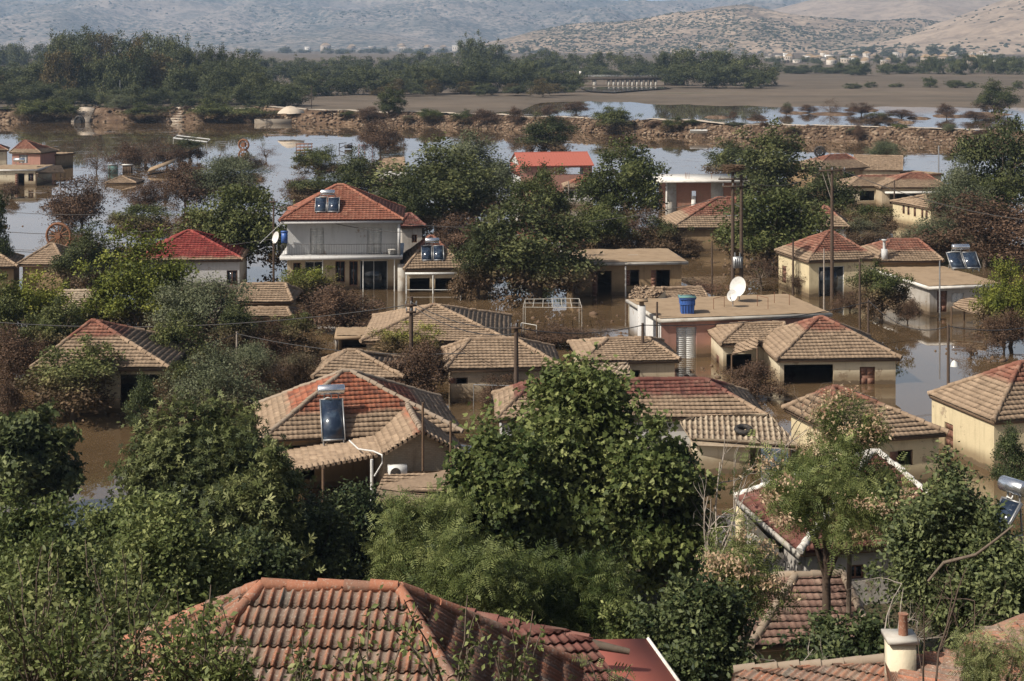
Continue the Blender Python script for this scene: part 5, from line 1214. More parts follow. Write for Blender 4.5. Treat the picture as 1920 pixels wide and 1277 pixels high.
m.box((q[0] + .5, q[1] + .6, .5), (1.4, 1.0, .7), .3); m.build('frame', M['black_iron'], t)
q = at(684, 290); t = thing('post_frame', 'red posts and rail standing in the water behind the trees', 'frame', q); m = MB()
for x in (-1.1, 0, 1.4): m.bar(q + np.array((x, 0, -1)), q + np.array((x, 0, 2.0)), .08)
m.bar(q + np.array((-1.2, 0, 1.8)), q + np.array((1.5, 0, 1.6)), .06); m.build('posts', M['red_metal'], t)
A, B = at(325, 300), at(388, 300); t = thing('carport', 'white sloping beam on thin posts standing in the water', 'frame', (A + B) / 2); m = MB(); a, b = A + np.array((0, 0, 3.9)), B + np.array((0, 0, 3.2)); m.tube([a, b], .17, 6); m.tube([a + np.array((0, 3, .3)), b + np.array((0, 3, .3))], .12, 6)
for x, y in ((a, a + np.array((0, 3, .3))), (b, b + np.array((0, 3, .3)))): m.bar(x, y, .08)
m.build('beam', M['white_paint'], t)
for c, zt in ((A, 3.8), (B, 3.1), (A + (B - A) * .72, 3.3)): m = MB(); m.bar(c - np.array((0, 0, 1)), c + np.array((0, 0, zt)), .06); m.build('post', M['pale_slab'], t)
q = at(212, 326); t = thing('container', 'teal container standing in the far left water', 'container', q); m = MB(); m.box((q[0], q[1], .6), (1.5, 1.2, 1.6), .2); m.build('body', M['teal'], t); m = MB(); m.box((q[0], q[1], 1.46), (1.6, 1.3, .1), .2); m.build('lid', M['grey_metal'], t)
q = at(239, 324); t = thing('crate', 'pale wooden crate beside the teal container', 'crate', q); m = MB()
for i in range(6): m.box((q[0] - .6 + .24 * i, q[1], .5), (.18, 1.0, 1.5))
m.build('boards', M['wood'], t); m = MB(); m.box((q[0], q[1], 1.3), (1.6, 1.2, .12)); m.build('lid', M['pale_slab'], t)
A, B = at(276, 328), at(326, 320); t = thing('wrecked_shelter', 'collapsed pale shelter roof lying half in the water', 'wreck', (A + B) / 2); a, b = A + np.array((0, 0, .4)), B + np.array((0, 0, 1.3)); m = MB(); k = np.array((0, 2.2, .5)); m.box8([a, b, b + k, a + k] + [x + np.array((0, 0, .12)) for x in (a, b, b + k, a + k)]); m.build('roof', M['roof_dirt'], t)
m = MB(); [m.bar(A + (B - A) * x + np.array((0, 0, -1)), a + (b - a) * x, .07) for x in (.1, .4, .7, 1)]; m.bar(A + np.array((0, 0, .1)), B + np.array((0, 0, .1)), .15); m.build('posts', M['wood'], t)
q = at(1312, 252, 1.2); q[1] += 2; t = thing('boat', 'small white boat stranded on the stone embankment', 'boat', q); V = []; prof = [(-1, .12, .25), (-.6, .55, .1), (0, .7, .05), (.6, .6, .1), (1, .4, .2)]
for x, wd, zb in prof:
    V += [(q[0] + 1.9 * x, q[1] - wd, q[2] + .75), (q[0] + 1.9 * x, q[1], q[2] + zb), (q[0] + 1.9 * x, q[1] + wd, q[2] + .9)]
m = MB(); m.add(V, [(3 * i + j, 3 * i + 3 + j, 3 * i + 4 + j, 3 * i + 1 + j) for i in range(4) for j in (0, 1)]); m.add(V[-3:], [(0, 1, 2)]); m.build('hull', M['white_paint'], t); m = MB(); m.bar(q + np.array((.6, -.3, .9)), q + np.array((2.8, .5, 1.9)), .12); m.build('oar', M['black_iron'], t)
# pergola frame in the flooded yard
t = thing('pergola', 'bare white pergola frame standing in the brown water', 'pergola', at(1035, 622)); zp = 1.75; c = [at(981, 576, zp), at(1091, 577, zp), at(1086, 560, zp), at(985, 561, zp)]; m = MB()
for i in range(4): m.bar(c[i], c[(i + 1) % 4], .035)
for i in range(1, 6): x = i / 6; m.bar(c[0] + (c[1] - c[0]) * x, c[3] + (c[2] - c[3]) * x, .04)
m.bar((c[0] + c[3]) / 2, (c[1] + c[2]) / 2, .03); m.build('frame', M['concrete'], t)
for q in c: m = MB(); m.bar((q[0], q[1], -1), q, .03); m.build('post', M['concrete'], t)
t = thing('gate_frame', 'thin white pipe gate frame left of the pergola posts', 'frame', at(1000, 642)); m = MB(); a, b = at(978, 640), at(1006, 645); 
for q in (a, b): m.bar(q - np.array((0, 0, 1)), q + np.array((0, 0, 1.3)), .035)
m.bar(a + np.array((0, 0, 1.3)), b + np.array((0, 0, 1.3)), .035); m.build('pipes', M['pale_slab'], t)
t = thing('pipe_frame', 'pale pipe railing in the water right of the dark window', 'frame', at(925, 765)); m = MB(); a, b = at(888, 762), at(958, 764)
for x in (0, .5, 1): q = a + (b - a) * x; m.bar(q - np.array((0, 0, 1)), q + np.array((0, 0, 1.25)), .035)
m.bar(a + np.array((0, 0, 1.25)), b + np.array((0, 0, 1.25)), .035); m.build('pipes', M['grey_metal'], t)
# metal bowl on the shed corner, masonry stumps on the bank
a, b = at(477, 232), at(546, 232); t = thing('masonry_wall', 'low grey masonry wall at the water below the left bank', 'wall', (a + b) / 2); m = MB(); d = b - a; m.box8([a - np.array((0, 0, 1)), b - np.array((0, 0, 1)), b + np.array((0, 1, -1)), a + np.array((0, 1, -1)), a + np.array((0, 0, 1.2)), b + np.array((0, 0, 1.2)), b + np.array((0, 1, 1.2)), a + np.array((0, 1, 1.2))]); m.build('wall', M['old_masonry'], t)
def mound(label, px, py, w, hgt, z, mat, name='soil_heap', cat='heap', dy=0):
    c = at(px, py, z); c[1] += dy; r = w / 2 * c[1] / F; m = MB(); rg = np.random.default_rng(int(px)); V = []
    ks = [(0.02, 1), (.3, .9), (.6, .6), (.85, .25), (1, -.1)]
    a = np.linspace(0, 2 * math.pi, 20, endpoint=False)
    for k, zz in ks:
        rd = r * k * (1 + rg.normal(0, .05, 20)); V += [(c[0] + rd[i] * math.cos(a[i]), c[1] + rd[i] * math.sin(a[i]), z + zz * hgt + rg.normal(0, .04)) for i in range(20)]
    m.add(V, [(q * 20 + i, q * 20 + 20 + i, q * 20 + 20 + (i + 1) % 20, q * 20 + (i + 1) % 20) for q in range(4) for i in range(20)]); return tag(m.build(name, mat), label, cat)
mound('pale heap of sand on top of the left bank', 545, 211, 50, 1.6, 3.6, TK)
for px, w, lab in ((329, 22, 'pale concrete ramp down the left bank between two bushes'), (150, 34, 'pale concrete ramp down the left bank above the sunk wheel')):
    a = at(px - w / 2, 229.5); b = at(px + w / 2, 229.5); t = thing('ramp', lab, 'ramp', (a + b) / 2); m = MB()
    for i in range(6):
        z0, y0 = .1 + i * .58, i * 1.0; m.box8([a + np.array((0, y0, -1)), b + np.array((0, y0, -1)), b + np.array((0, y0 + 1.6, -1)), a + np.array((0, y0 + 1.6, -1)), a + np.array((0, y0, z0 + .35)), b + np.array((0, y0, z0 + .35)), b + np.array((0, y0 + 1.6, z0 + .8)), a + np.array((0, y0 + 1.6, z0 + .8))])
    m.build('steps', TK, t)
# bridge on the plain
M['bridge_dark'] = plain('bridge_dark', (.05, .042, .036), .9, .1)
D = 757.0; t = thing('bridge', 'low dark bridge on a row of pale piers at the wood edge', 'bridge', atD(1170, 163, D))
a, b = atD(1086, 147, D), atD(1254, 147, D); m = MB(); m.box(((a[0] + b[0]) / 2, D + 3, 4.0), (b[0] - a[0], 7, 1.3)); m.build('deck', M['bridge_dark'], t)
m = MB()
for zz in (5.6, 5.15): m.box(((a[0] + b[0]) / 2, D - .4, zz), (b[0] - a[0], .1, .1))
for i in range(30): m.box((a[0] + (b[0] - a[0]) * i / 29, D - .4, 5.15), (.1, .1, 1.1))
m.build('railing', M['grey_metal'], t)
for x in [1092, 1115] + list(np.linspace(1142, 1230, 11)):
    q = atD(x, 160, D); m = MB(); w = 1.0 if x > 1120 else 1.7; m.box8([(q[0] + sx * w * k_ * .5, D + 1 + sy, zz) for zz, k_ in ((-1, 1.3), (3.35, .9)) for sx, sy in ((-1, -1), (1, -1), (1, 5), (-1, 5))]); m.build('pier', M['concrete'], t)
m = MB(); m.box((b[0] + 3, D + 3, 2.3), (9, 8, 4.6)); m.box((a[0] - 4, D + 3, 2.0), (9, 8, 4.2)); m.build('abutment', M['bridge_dark'], t)
q = atD(1088, 139, D); m = MB(); m.box((q[0], D, 6.4), (1.0, 1.0, 2.2)); m.build('signal_box', M['pale_slab'], t)

# towns at the foot of the hills
def house_mesh(seed, roof):
    rg = np.random.default_rng(seed); m = MB(); w, d, h = 1.0, .8, .55
    m.box((0, 0, h / 2 - .2), (w, d, h + .4), 0, .5, 0)
    if roof:
        V = [(-.54, -.44, h), (.54, -.44, h), (.54, .44, h), (-.54, .44, h), (-.15, 0, h + .25), (.15, 0, h + .25)]; m.add(V, [(0, 1, 5, 4), (2, 3, 4, 5)], .5, 1); m.add(V, [(1, 2, 5), (3, 0, 4)], .5, 1)
    else: m.box((0, 0, h + .04), (1.06, .86, .08), 0, .5, 2)
    for x in (-.3, 0, .3): m.box((x, -.4, h * .55), (.12, .02, .16), 0, .5, 3)
    return m.mesh('town_house', [M['town_wall'], M['roof_dirt'], M['pale_slab'], M['dark_void']])
k = NT('town_wall'); M['town_wall'] = k.fin(k.ramp(k.n('ObjectInfo').outputs['Random'], [(0, (.16, .13, .10)), (.4, (.34, .29, .24)), (.75, (.5, .46, .41)), (1, (.78, .77, .75))]), .9, .1)
HMS = [house_mesh(1, True), house_mesh(2, False), house_mesh(3, True)]
TR = np.random.default_rng(19)
def town(n, x0, x1, y0, y1, label, grp, wr=(4.5, 9)):
    for i in range(n):
        px, py = TR.uniform(x0, x1), TR.uniform(y0, y1); p = at(px, py, 2.4); o = bpy.data.objects.new('town_house', HMS[TR.integers(3)]); COL.objects.link(o); w = TR.uniform(*wr)
        o.location = p; o.scale = (w, w, w * TR.uniform(.7, 1.3)); o.rotation_euler = (0, 0, TR.uniform(-.7, .7)); tag(o, label, 'house', grp)
town(16, 1425, 1540, 103, 119, 'tiny pale house in the far town left below the bare hill', 'houses of the far town, left quarter')
town(18, 1540, 1660, 103, 122, 'tiny pale house in the middle of the far town under the hill gully', 'houses of the far town, middle quarter')
town(14, 1660, 1760, 104, 120, 'tiny pale house in the far town below the wooded gully', 'houses of the far town, gully quarter')
town(18, 1760, 1925, 102, 124, 'tiny pale house of the far town near the right edge', 'houses of the far town, right quarter')
town(22, 560, 880, 92.5, 96, 'tiny white house dotted along the foot of the left mountains', 'houses along the mountain foot', (12, 20))
town(8, 1010, 1090, 96, 99, 'tiny white house behind the trees below the stony hill', 'houses below the stony hill', (9, 14))
# ------------------------------------------------------------------ trees and shrubs of the village
V = plant
DS = dict(name='dead_shrub', cat='shrub'); SH = dict(name='shrub', cat='shrub'); BU = dict(name='bush', cat='bush')
V('dead', 148, 326, 430, 112, 'brown mud-coated tree standing alone in the open water at the left')
V('dead', 268, 340, 400, 66, 'brown leafless-looking bush just behind the rounded two-tone tree', **DS)
V('mid', 268, 372, 452, 108, 'rounded two-tone tree, green above and brown below, in the left water')
V('bare', 180, 262, 324, 48, 'spindly brown dead tree beside the teal container', **DS)
V('bare', 272, 262, 308, 110, 'thin brown scrub spread over the far left water', **DS)
V('round', 355, 258, 302, 58, 'dark green shrub growing up through the white sloping beam frame', **SH)
V('dead', 350, 300, 390, 90, 'wide brown drowned tree left of the olive-green one')
V('olive', 425, 290, 385, 130, 'olive-green tree spreading over the water behind the big dark one')
V('mid', 455, 318, 515, 178, 'big dense green tree left of the two-storey house')
V('round', 165, 425, 565, 125, 'dark green tree by the rusty wheel at the left')
V('bright', 262, 440, 650, 195, 'large yellow-green tree below the bright red roof')
V('bright', 50, 505, 665, 150, 'yellow-green tree at the left edge above the dusty hip roof')
V('mid', -5, 520, 680, 110, 'green tree cut off by the left edge')
V('olive', 378, 515, 675, 165, 'soft grey-green willowy tree right of the yellow-green one')
V('conifer', -8, 340, 540, 70, 'dark conifer-like tree cut by the left edge')
V('mid', 140, 640, 785, 185, 'creeper-clad shrub, green above and brown below, hiding the dusty hip-roofed house')
V('conifer', 270, 700, 835, 80, 'small dark cypress beside the corner post')
V('dead', 12, 715, 800, 75, 'reddish-brown dead shrub at the left edge', **DS)
V('dead', 20, 615, 720, 110, 'brown scrub left of the dusty hip-roofed house', **DS)
V('olive', 400, 655, 830, 170, 'loose grey-green tree right of the corner post')
V('mid', 340, 660, 790, 90, 'small green tree at the foot of the low wire')
V('mid', 545, 590, 680, 110, 'dark green bush above the bleached fronds', **BU)
V('bare', 522, 640, 735, 75, 'bleached drooping dead fronds by the brown water', **DS)
V('dead', 648, 535, 628, 145, 'round brown dead shrub in front of the two-storey house', **DS)
V('bright', 578, 496, 585, 120, 'bright yellow-green shrub in front of the ground-floor windows', **SH)
V('dead', 500, 592, 690, 80, 'brown shrub below the low lean-to roof', **DS)
V('bright', 768, 604, 700, 130, 'bright green treetop rising behind the dark timber pole')
V('dead', 775, 640, 752, 120, 'brown shrub at the foot of the dark timber pole', **DS)
V('mid', 600, 274, 338, 88, 'small tree with upright green top and brown base in the water')
V('round', 672, 285, 385, 92, 'dark bushy tree just behind the orange hip roof')
V('round', 600, 325, 390, 120, 'dark tree behind the left slope of the orange roof')
V('round', 815, 272, 435, 215, 'large dark fig-leaved tree behind the two-storey house')
V('round', 760, 330, 450, 110, 'dark tree hugging the right side of the orange roof')
V('olive', 885, 250, 400, 165, 'wispy olive-brown tree behind the large dark fig-leaved one')
V('dead', 716, 222, 290, 72, 'wispy brown willow at the water below the lone round tree')
V('dead', 862, 405, 480, 120, 'brown scrub between the annex and the big dark walnut', **DS)
V('round', 895, 440, 560, 100, 'dark green bush left of the big dark walnut', **BU)
V('round', 1002, 372, 562, 218, 'big dark walnut tree in the middle of the village')
V('mid', 1010, 308, 440, 105, 'green tree in front of the red barn wall')
V('mid', 1172, 262, 430, 155, 'big light-leaved tree right of the red barn')
V('round', 1022, 216, 292, 98, 'round dark tree behind the red barn roof')
V('mid', 1130, 375, 490, 110, 'green tree between the walnut and the brick frame building')
V('dead', 1195, 395, 475, 105, 'brown bush left of the brick frame building', **DS)
V('round', 1240, 408, 478, 95, 'dark shrub in front of the red-tipped roof', **SH)
V('darkbush', 1100, 440, 485, 120, 'dark hedge behind the three-doored house', **BU)
V('round', 1368, 262, 340, 95, 'dark round tree behind the thin overhanging slab')
V('round', 1438, 240, 400, 160, 'tall dark tree behind the twin pole')
V('mid', 1440, 330, 510, 190, 'broad green tree right of the twin pole')
V('round', 1545, 320, 430, 130, 'dark green tree behind the tall timber pole')
V('mid', 1500, 405, 490, 110, 'bushy green tree left of the red pyramid tip')
V('bare', 1430, 470, 545, 80, 'tangle of brown brushwood at the foot of the twin pole', **DS)
V('bare', 1310, 515, 560, 90, 'spiky brown brush behind the rose flat roof', **DS)
V('mid', 1636, 375, 445, 92, 'round green tree between the tan right-hand roofs')
V('olive', 1622, 410, 470, 100, 'olive bush above the red-ridged hip roof', **BU)
V('olive', 1658, 262, 318, 66, 'pale willow beside the tan gabled house at the water')
V('round', 1872, 216, 420, 165, 'large dark tree at the right edge in front of the embankment')
V('olive', 1800, 300, 440, 95, 'olive tree by the open water at the right')
V('dead', 1850, 370, 500, 200, 'wide brown thicket at the right edge', **DS)
V('olive', 1750, 405, 490, 130, 'olive thicket behind the grey flat-roofed house', **BU)
V('mid', 1840, 330, 430, 110, 'green tree before the brown thicket at the right')
V('bright', 1885, 496, 650, 110, 'fresh green tree at the right edge by the grey house')
V('dead', 1880, 580, 660, 90, 'brown lower scrub under the fresh green tree', **DS)
V('mid', 1652, 494, 600, 108, 'shrub, green above and brown below, beside the grey house')
V('dead', 1512, 500, 550, 64, 'dark brown shrub in front of the red pyramid house', **DS)
V('dead', 1416, 678, 750, 98, 'round brown dry shrub by the wide dark porch', **DS)
V('dead', 1010, 690, 740, 90, 'brown brush below the wide stone-walled house', **DS)
V('dead', 940, 700, 760, 80, 'dry brush along the flooded stone wall', **DS)
V('dead', 1040, 610, 648, 130, 'low black-brown brush around the pergola posts', **DS)
V('bare', 1820, 620, 668, 60, 'floating tangle of brush by the slim pole in the street', **DS)
V('conifer', 1895, 795, 940, 90, 'dark cypress in front of the yellow right-edge house')
for px, yt, yb, w, k, lab in ((238, 268, 318, 62, 'dead', 'brown scrub standing in the water right of the pink gabled house'), (310, 268, 312, 70, 'dead', 'brown scrub between the crate and the white beam frame'), (205, 292, 330, 40, 'bare', 'thin twigs before the drowned gable'), (118, 360, 420, 60, 'dead', 'small brown tree in front of the lone brown tree'), (310, 330, 372, 60, 'bare', 'twiggy brown tangle left of the wide drowned tree'), (500, 270, 300, 40, 'bare', 'reed-like twigs in the open water below the bank'),
                              (20, 340, 372, 40, 'dead', 'dark drowned bush before the cream flat-roofed house'), (455, 288, 322, 70, 'olive', 'low olive scrub under the brown reel'), (560, 330, 372, 60, 'dead', 'brown scrub left of the dark tree by the orange roof'), (925, 300, 360, 60, 'olive', 'olive bush at the left end of the red barn'), (1290, 440, 480, 60, 'darkbush', 'dark low bush left of the rust-coloured wall'), (1700, 560, 606, 50, 'dead', 'low brown shrub at the foot of the grey house wall'), (1590, 545, 585, 60, 'dead', 'brown brush between the yellow wall and the dark shrub'), (690, 700, 748, 70, 'dead', 'brown brush left of the dark timber pole foot'), (1128, 590, 640, 40, 'bare', 'thin twigs in the water by the white end wall')):
    V(k, px, yt, yb, w, lab, **DS)
# on and behind the embankment
def bank(key, px, yt, w, off, label, **kw):
    D0 = F * CH / (np.interp(px, (-420, 140, 480, 650, 850, 1000, 1300, 1600, 1850), (229, 229, 230, 234, 239, 245, 257, 266, 271)) - HY) + off
    z = np.interp(off, [q[0] for q in PRO], [q[1] for q in PRO]) * np.interp(px, (0, 1850), (.75, .51)) - .2; s = F / D0
    return tree(key, np.array(((px - CX) / s, D0, z)), w / s * 1.15, CH - (yt - HY) / s - z, label, **kw)
for px, yt, yb, w, lab in ((58, 182, 232, 62, 'rounded bank bush nearest the left edge'), (106, 180, 231, 60, 'taller bank bush left of the concrete ramp'), (278, 186, 234, 76, 'broad bank bush between the two concrete ramps'),
                           (396, 178, 236, 62, 'bank bush right of the stepped ramp'), (452, 186, 237, 95, 'yellowing bank bush beside the masonry wall'), (222, 176, 200, 40, 'pale grey-green shrub on the left bank top')):
    bank('bush' if px != 222 else 'olive', px, yt + (4 if px != 222 else 0), w * 1.25, .8 if px != 222 else 7, lab, **BU)
for px, yt, yb, w, lab in ((806, 193, 225, 46, 'small brown-green bush on the embankment right of the lone tree'), (868, 200, 232, 44, 'small bush on the middle of the embankment'), (912, 200, 234, 55, 'twiggy brown bush on the stone embankment'), (968, 195, 232, 30, 'upright reddish bush on the embankment crest'),
                           (1262, 212, 246, 44, 'bush on the embankment right of the round green tree'), (690, 195, 232, 50, 'brown bush at the foot of the lone round tree')):
    bank('dead' if px in (912, 968, 690) else 'bush', px, yt + 4, w, 2.2, lab, **BU)
bank('round', 733, 162, 56, 5.0, 'lone round dark tree on the embankment')
bank('bush', 1153, 198, 84, 1.0, 'low spreading dark green tree on the stone embankment')
for px, yt, yb, w, k, lab in ((1475, 192, 215, 24, 'olive', 'small round bush in the right water, farthest left'), (1518, 196, 212, 34, 'dead', 'brown bush left of the grey dead bush in the right water'), (1558, 183, 214, 40, 'bare', 'grey dead bush sticking up from the right water'),
                              (1612, 191, 216, 50, 'dead', 'brown bush right of the grey dead bush'), (1645, 208, 234, 55, 'darkbush', 'dark green bush at the back of the stone embankment'), (1776, 194, 222, 36, 'dead', 'russet bush on a mud island near the right edge'),
                              (1375, 208, 226, 16, 'dead', 'tiny bush in the water behind the embankment'), (1420, 214, 228, 28, 'dead', 'low brown scrub behind the embankment crest'), (1080, 190, 212, 50, 'dead', 'reddish twigs on the mud edge behind the embankment'), (1030, 196, 220, 26, 'dead', 'grey twigs by the far water behind the embankment'),
                              (1690, 205, 222, 60, 'dead', 'scattered brown twigs on the right mud bank'), (1830, 208, 226, 50, 'dead', 'brown twigs on the last mud bank')):
    V(k, px, yt, yb, w, lab, **BU)
V('round', 1868, 152, 210, 70, 'lone dark round tree on the mud plain at the right')
for px, yt, yb, w, lab in ((1632, 152, 166, 26, 'small dark bush on the plain, left of the row'), (1744, 143, 166, 38, 'rounded dark tree on the plain left of the pair'), (1792, 148, 167, 44, 'left half of a pair of dark trees on the plain'), (1818, 150, 167, 32, 'right half of a pair of dark trees on the plain'), (1908, 150, 168, 30, 'dark tree on the plain at the right edge'), (1680, 155, 165, 30, 'low bush on the plain in the middle of the row'), (1600, 155, 168, 40, 'brownish scrub on the plain')):
    V('wood', px, yt, yb, w * .8, lab, z=.35)

for i, px in enumerate(list(np.linspace(560, 1840, 26)) + [30, 175, 240, 345, 500, 520]):
    px += VR.normal(0, 12); off = VR.uniform(.6, 6.5); yb_ = np.interp(px, (0, 650, 1000, 1300, 1850), (215, 222, 232, 240, 252))
    bank(('olive', 'dead', 'bush', 'bare')[i % 4], px, yb_ - VR.uniform(4, 14) - off * 1.2, VR.uniform(18, 40), off, ('low grey-green scrub growing on the embankment', 'low brown scrub growing on the embankment', 'low green bush growing on the embankment', 'dry twigs growing on the embankment')[i % 4], group='scrub along the embankment', **BU)
for k, px, yt, yb, w, lab in (('mid', 112, 560, 690, 125, 'green tree between the left-edge tree and the pale shed top'), ('bright', 205, 535, 650, 120, 'yellow-green sapling tree right of the pale shed top'), ('mid', 335, 590, 735, 130, 'green tree right behind the dusty hip roof at the left'), ('olive', 470, 640, 760, 110, 'grey-green bush right of the leaning white pole'), ('mid', 55, 600, 700, 110, 'green bush above the left end of the dusty hip roof'), ('round', 445, 560, 690, 90, 'dark tree behind the leaning white pole'), ('mid', 330, 740, 830, 110, 'green shrub right of the corner post'), ('olive', 560, 660, 740, 80, 'grey-green shrub left of the small brown hip roof')):
    V(k, px, yt, yb, w, lab)

# ------------------------------------------------------------------ the woods on the plain
def wood_row(rows, label, grp, kinds=('wood',), z=.8):
    for px, yt, yb, w in rows:
        p = at(px, yb, z); s = F / p[1]; far_tree(kinds[VR.integers(len(kinds))], p, w / s * 1.3, (yb - yt) / s * 1.06, label, grp)
def row(x0, x1, step, tops, yb, w, jx=8, jy=5):
    xs_, ys_ = zip(*tops); out = []
    for x in np.arange(x0, x1, step): out.append((x + VR.normal(0, jx), np.interp(x, xs_, ys_) + VR.normal(0, jy), yb + VR.normal(0, 1.5), w * VR.uniform(.8, 1.25)))
    return out
WT = ((-40, 120), (60, 100), (100, 66), (150, 58), (200, 55), (270, 56), (310, 72), (345, 84), (400, 88), (440, 80), (470, 105), (520, 125), (570, 140))
wood_row(row(95, 330, 26, WT, 176, 66), 'tall crown at the back of the left wood under the mountain', 'back row of the left wood', ('poplar', 'poplar', 'autumn'))
wood_row(row(330, 480, 24, WT, 178, 52), 'tall tree at the back right of the left wood', 'back right row of the left wood', ('poplar', 'wood'))
wood_row([(x, y + 32 + VR.normal(0, 6), b, w) for x, y, b, w in row(-20, 330, 25, WT, 192, 60)], 'leafy tree at the front of the left wood', 'front row of the left wood', ('wood', 'wood', 'autumn', 'poplar'))
wood_row([(x, y + 30, b, w) for x, y, b, w in row(330, 570, 24, WT, 194, 55)], 'leafy tree at the right-hand front of the left wood', 'right front of the left wood', ('wood', 'poplar'))
wood_row(row(-30, 560, 26, ((-40, 158), (560, 165)), 200, 44, 10, 6), 'low bushy tree fringing the left wood above the bank', 'fringe of the left wood')
wood_row(row(-40, 110, 30, ((-40, 82), (110, 80)), 135, 44), 'distant dark tree left of the tall wood', 'distant trees at the left edge')
wood_row(row(-40, 130, 30, ((-40, 110), (130, 105)), 170, 50), 'dark tree before the distant ones at the left edge', 'middle trees at the left edge')
MT = ((470, 100), (520, 95), (560, 108), (620, 105), (690, 98), (750, 102), (800, 92), (860, 92), (960, 95), (1000, 92), (1060, 100), (1120, 95), (1180, 102), (1240, 110))
wood_row(row(480, 870, 26, MT, 140, 36), 'tree in the far belt left of the domed clump', 'far belt left of the domed clump')
wood_row(row(950, 1250, 25, MT, 142, 36), 'tree in the far belt right of the domed clump', 'far belt right of the domed clump')
wood_row([(x, y + 28, b, w) for x, y, b, w in row(560, 860, 27, MT, 176, 46)], 'tree in the nearer belt before the brown plain, left half', 'nearer belt, left half')
wood_row([(x, y + 28, b, w) for x, y, b, w in row(860, 1090, 26, MT, 172, 46)], 'tree in the nearer belt before the brown plain, right half', 'nearer belt, right half')
wood_row(row(560, 1090, 30, ((560, 158), (1090, 152)), 177, 34, 10, 4), 'low bush along the edge of the brown plain', 'bushes along the plain edge', ('wood', 'autumn'))
wood_row(row(490, 1085, 25, ((490, 118), (700, 116), (1085, 118)), 156, 40), 'tree between the two belts left of the bridge', 'trees between the belts')
wood_row(((878, 66, 150, 40), (902, 62, 150, 52), (926, 76, 150, 36), (896, 90, 172, 46), (885, 110, 174, 40)), 'dark tree of the domed clump that tops the far belt', 'domed clump')
wood_row(row(1090, 1250, 24, ((1090, 122), (1250, 120)), 148, 34), 'tree just behind the low dark bridge', 'trees behind the bridge')
wood_row(((1250, 92, 160, 44), (1285, 86, 160, 56), (1325, 88, 160, 60), (1365, 86, 160, 60), (1400, 96, 161, 56), (1430, 112, 162, 44), (1300, 112, 164, 50), (1340, 115, 165, 54), (1380, 118, 165, 56), (1415, 126, 165, 50), (1270, 120, 164, 46), (1445, 126, 160, 26)), 'tree of the dense dark clump right of the bridge', 'dense clump right of the bridge')
wood_row(row(1455, 1935, 15, ((1450, 122), (1600, 116), (1700, 118), (1800, 108), (1930, 105)), 140, 27, 7, 5), 'tree in the belt between the far town and the plain', 'belt before the far town')
wood_row(row(1440, 1930, 16, ((1440, 108), (1930, 100)), 121, 17, 8, 4), 'small tree scattered among the far town houses', 'trees among the far town houses')
wood_row(row(1600, 1800, 18, ((1600, 95), (1800, 84)), 106, 20, 8, 5), 'small dark tree in the gully above the far town', 'trees in the gully above the town')
wood_row(row(470, 1020, 26, ((470, 90), (1020, 90)), 102, 22, 8, 2), 'distant tree in the haze below the mountains', 'hazy trees below the mountains')

# ------------------------------------------------------------------ trees on the near slope
def big_tree(label, px, yt, yb, wpx, D, leafm, seed, nl=40, tw=34, lv=14, leaf=.16, tmpl=T_LEAF, z0=None, spread=.05, bark='bark', cenf=.5, name='tree', cat='tree', extra=None, taper=0, lo=-.85, fill=.07, nb=22, lr=(.2, .34), up=.5, tr=1.0):
    rng = np.random.default_rng(seed); s = F / D; c = atD(px, (yt + yb) / 2, D); z0 = ground_z(0, D) - .3 if z0 is None else z0
    rad = np.array((wpx / s / 2, wpx / s / 2 * .9, (yb - yt) / s / 2)); base = np.array((c[0], c[1], z0)); cen = np.array((0, 0, c[2] - z0))
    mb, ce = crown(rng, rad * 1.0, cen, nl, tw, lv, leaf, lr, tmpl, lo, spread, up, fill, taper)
    t = thing(name, label, cat, base)
    def put(nm, b, m):
        o = bpy.data.objects.new(nm, b.mesh(nm, m)); COL.objects.link(o); o.parent = t; return o
    put('crown', mb, M[leafm])
    put('trunk', limbs(rng, (0, 0, -.3), max(.6, cen[2] - rad[2] * .55), ce, (.06 + .014 * rad.mean()) * tr, n=nb), M[bark])
    if extra: extra(t, rng, ce, rad, cen, put)
    return t
big_tree('large broad-leaved plane tree standing in the centre of the photo', 1085, 668, 1120, 350, 56, 'leaf_near', 101, 66, 36, 15, .185, T_PALM, spread=.05, lr=(.14, .26), taper=.75)
big_tree('lower right flank tree beside the central plane tree', 1245, 790, 1110, 185, 54, 'leaf_near', 102, 36, 32, 14, .185, T_PALM, spread=.05)
big_tree('lower left flank tree beside the central plane tree', 930, 820, 1090, 200, 53, 'leaf_near', 103, 36, 32, 14, .185, T_PALM, spread=.05)
big_tree('fig tree with big dark leaves at the left edge of the brown water', 50, 772, 960, 180, 70, 'leaf_deep', 104, 30, 34, 14, .26, T_PALM, z0=-.5)
big_tree('silvery green ash tree left of the porch house', 375, 775, 1080, 270, 58, 'leaf_soft', 105, 54, 34, 13, .2, T_STAR, spread=.06)
big_tree('ash tree reaching up to the porch roof at its right', 480, 850, 1120, 170, 55, 'leaf_soft', 106, 30, 28, 11, .24, T_STAR, spread=.06)
big_tree('leafy sapling clump below the patch of pale water at the left', 235, 950, 1150, 200, 50, 'leaf_near', 107, 38, 30, 13, .17, T_LEAF, spread=.06)
big_tree('leafy tree at the left edge below the fig', 45, 930, 1200, 210, 45, 'leaf_near', 108, 40, 32, 13, .165, T_LEAF, spread=.06)
big_tree('bushy young tree in the lower left thicket', 320, 960, 1230, 260, 42, 'leaf_near', 109, 42, 32, 13, .155, T_LEAF, spread=.06)
big_tree('young tree filling the lower left corner', 110, 1010, 1330, 280, 36, 'leaf_near', 110, 44, 32, 13, .14, T_LEAF, spread=.06)
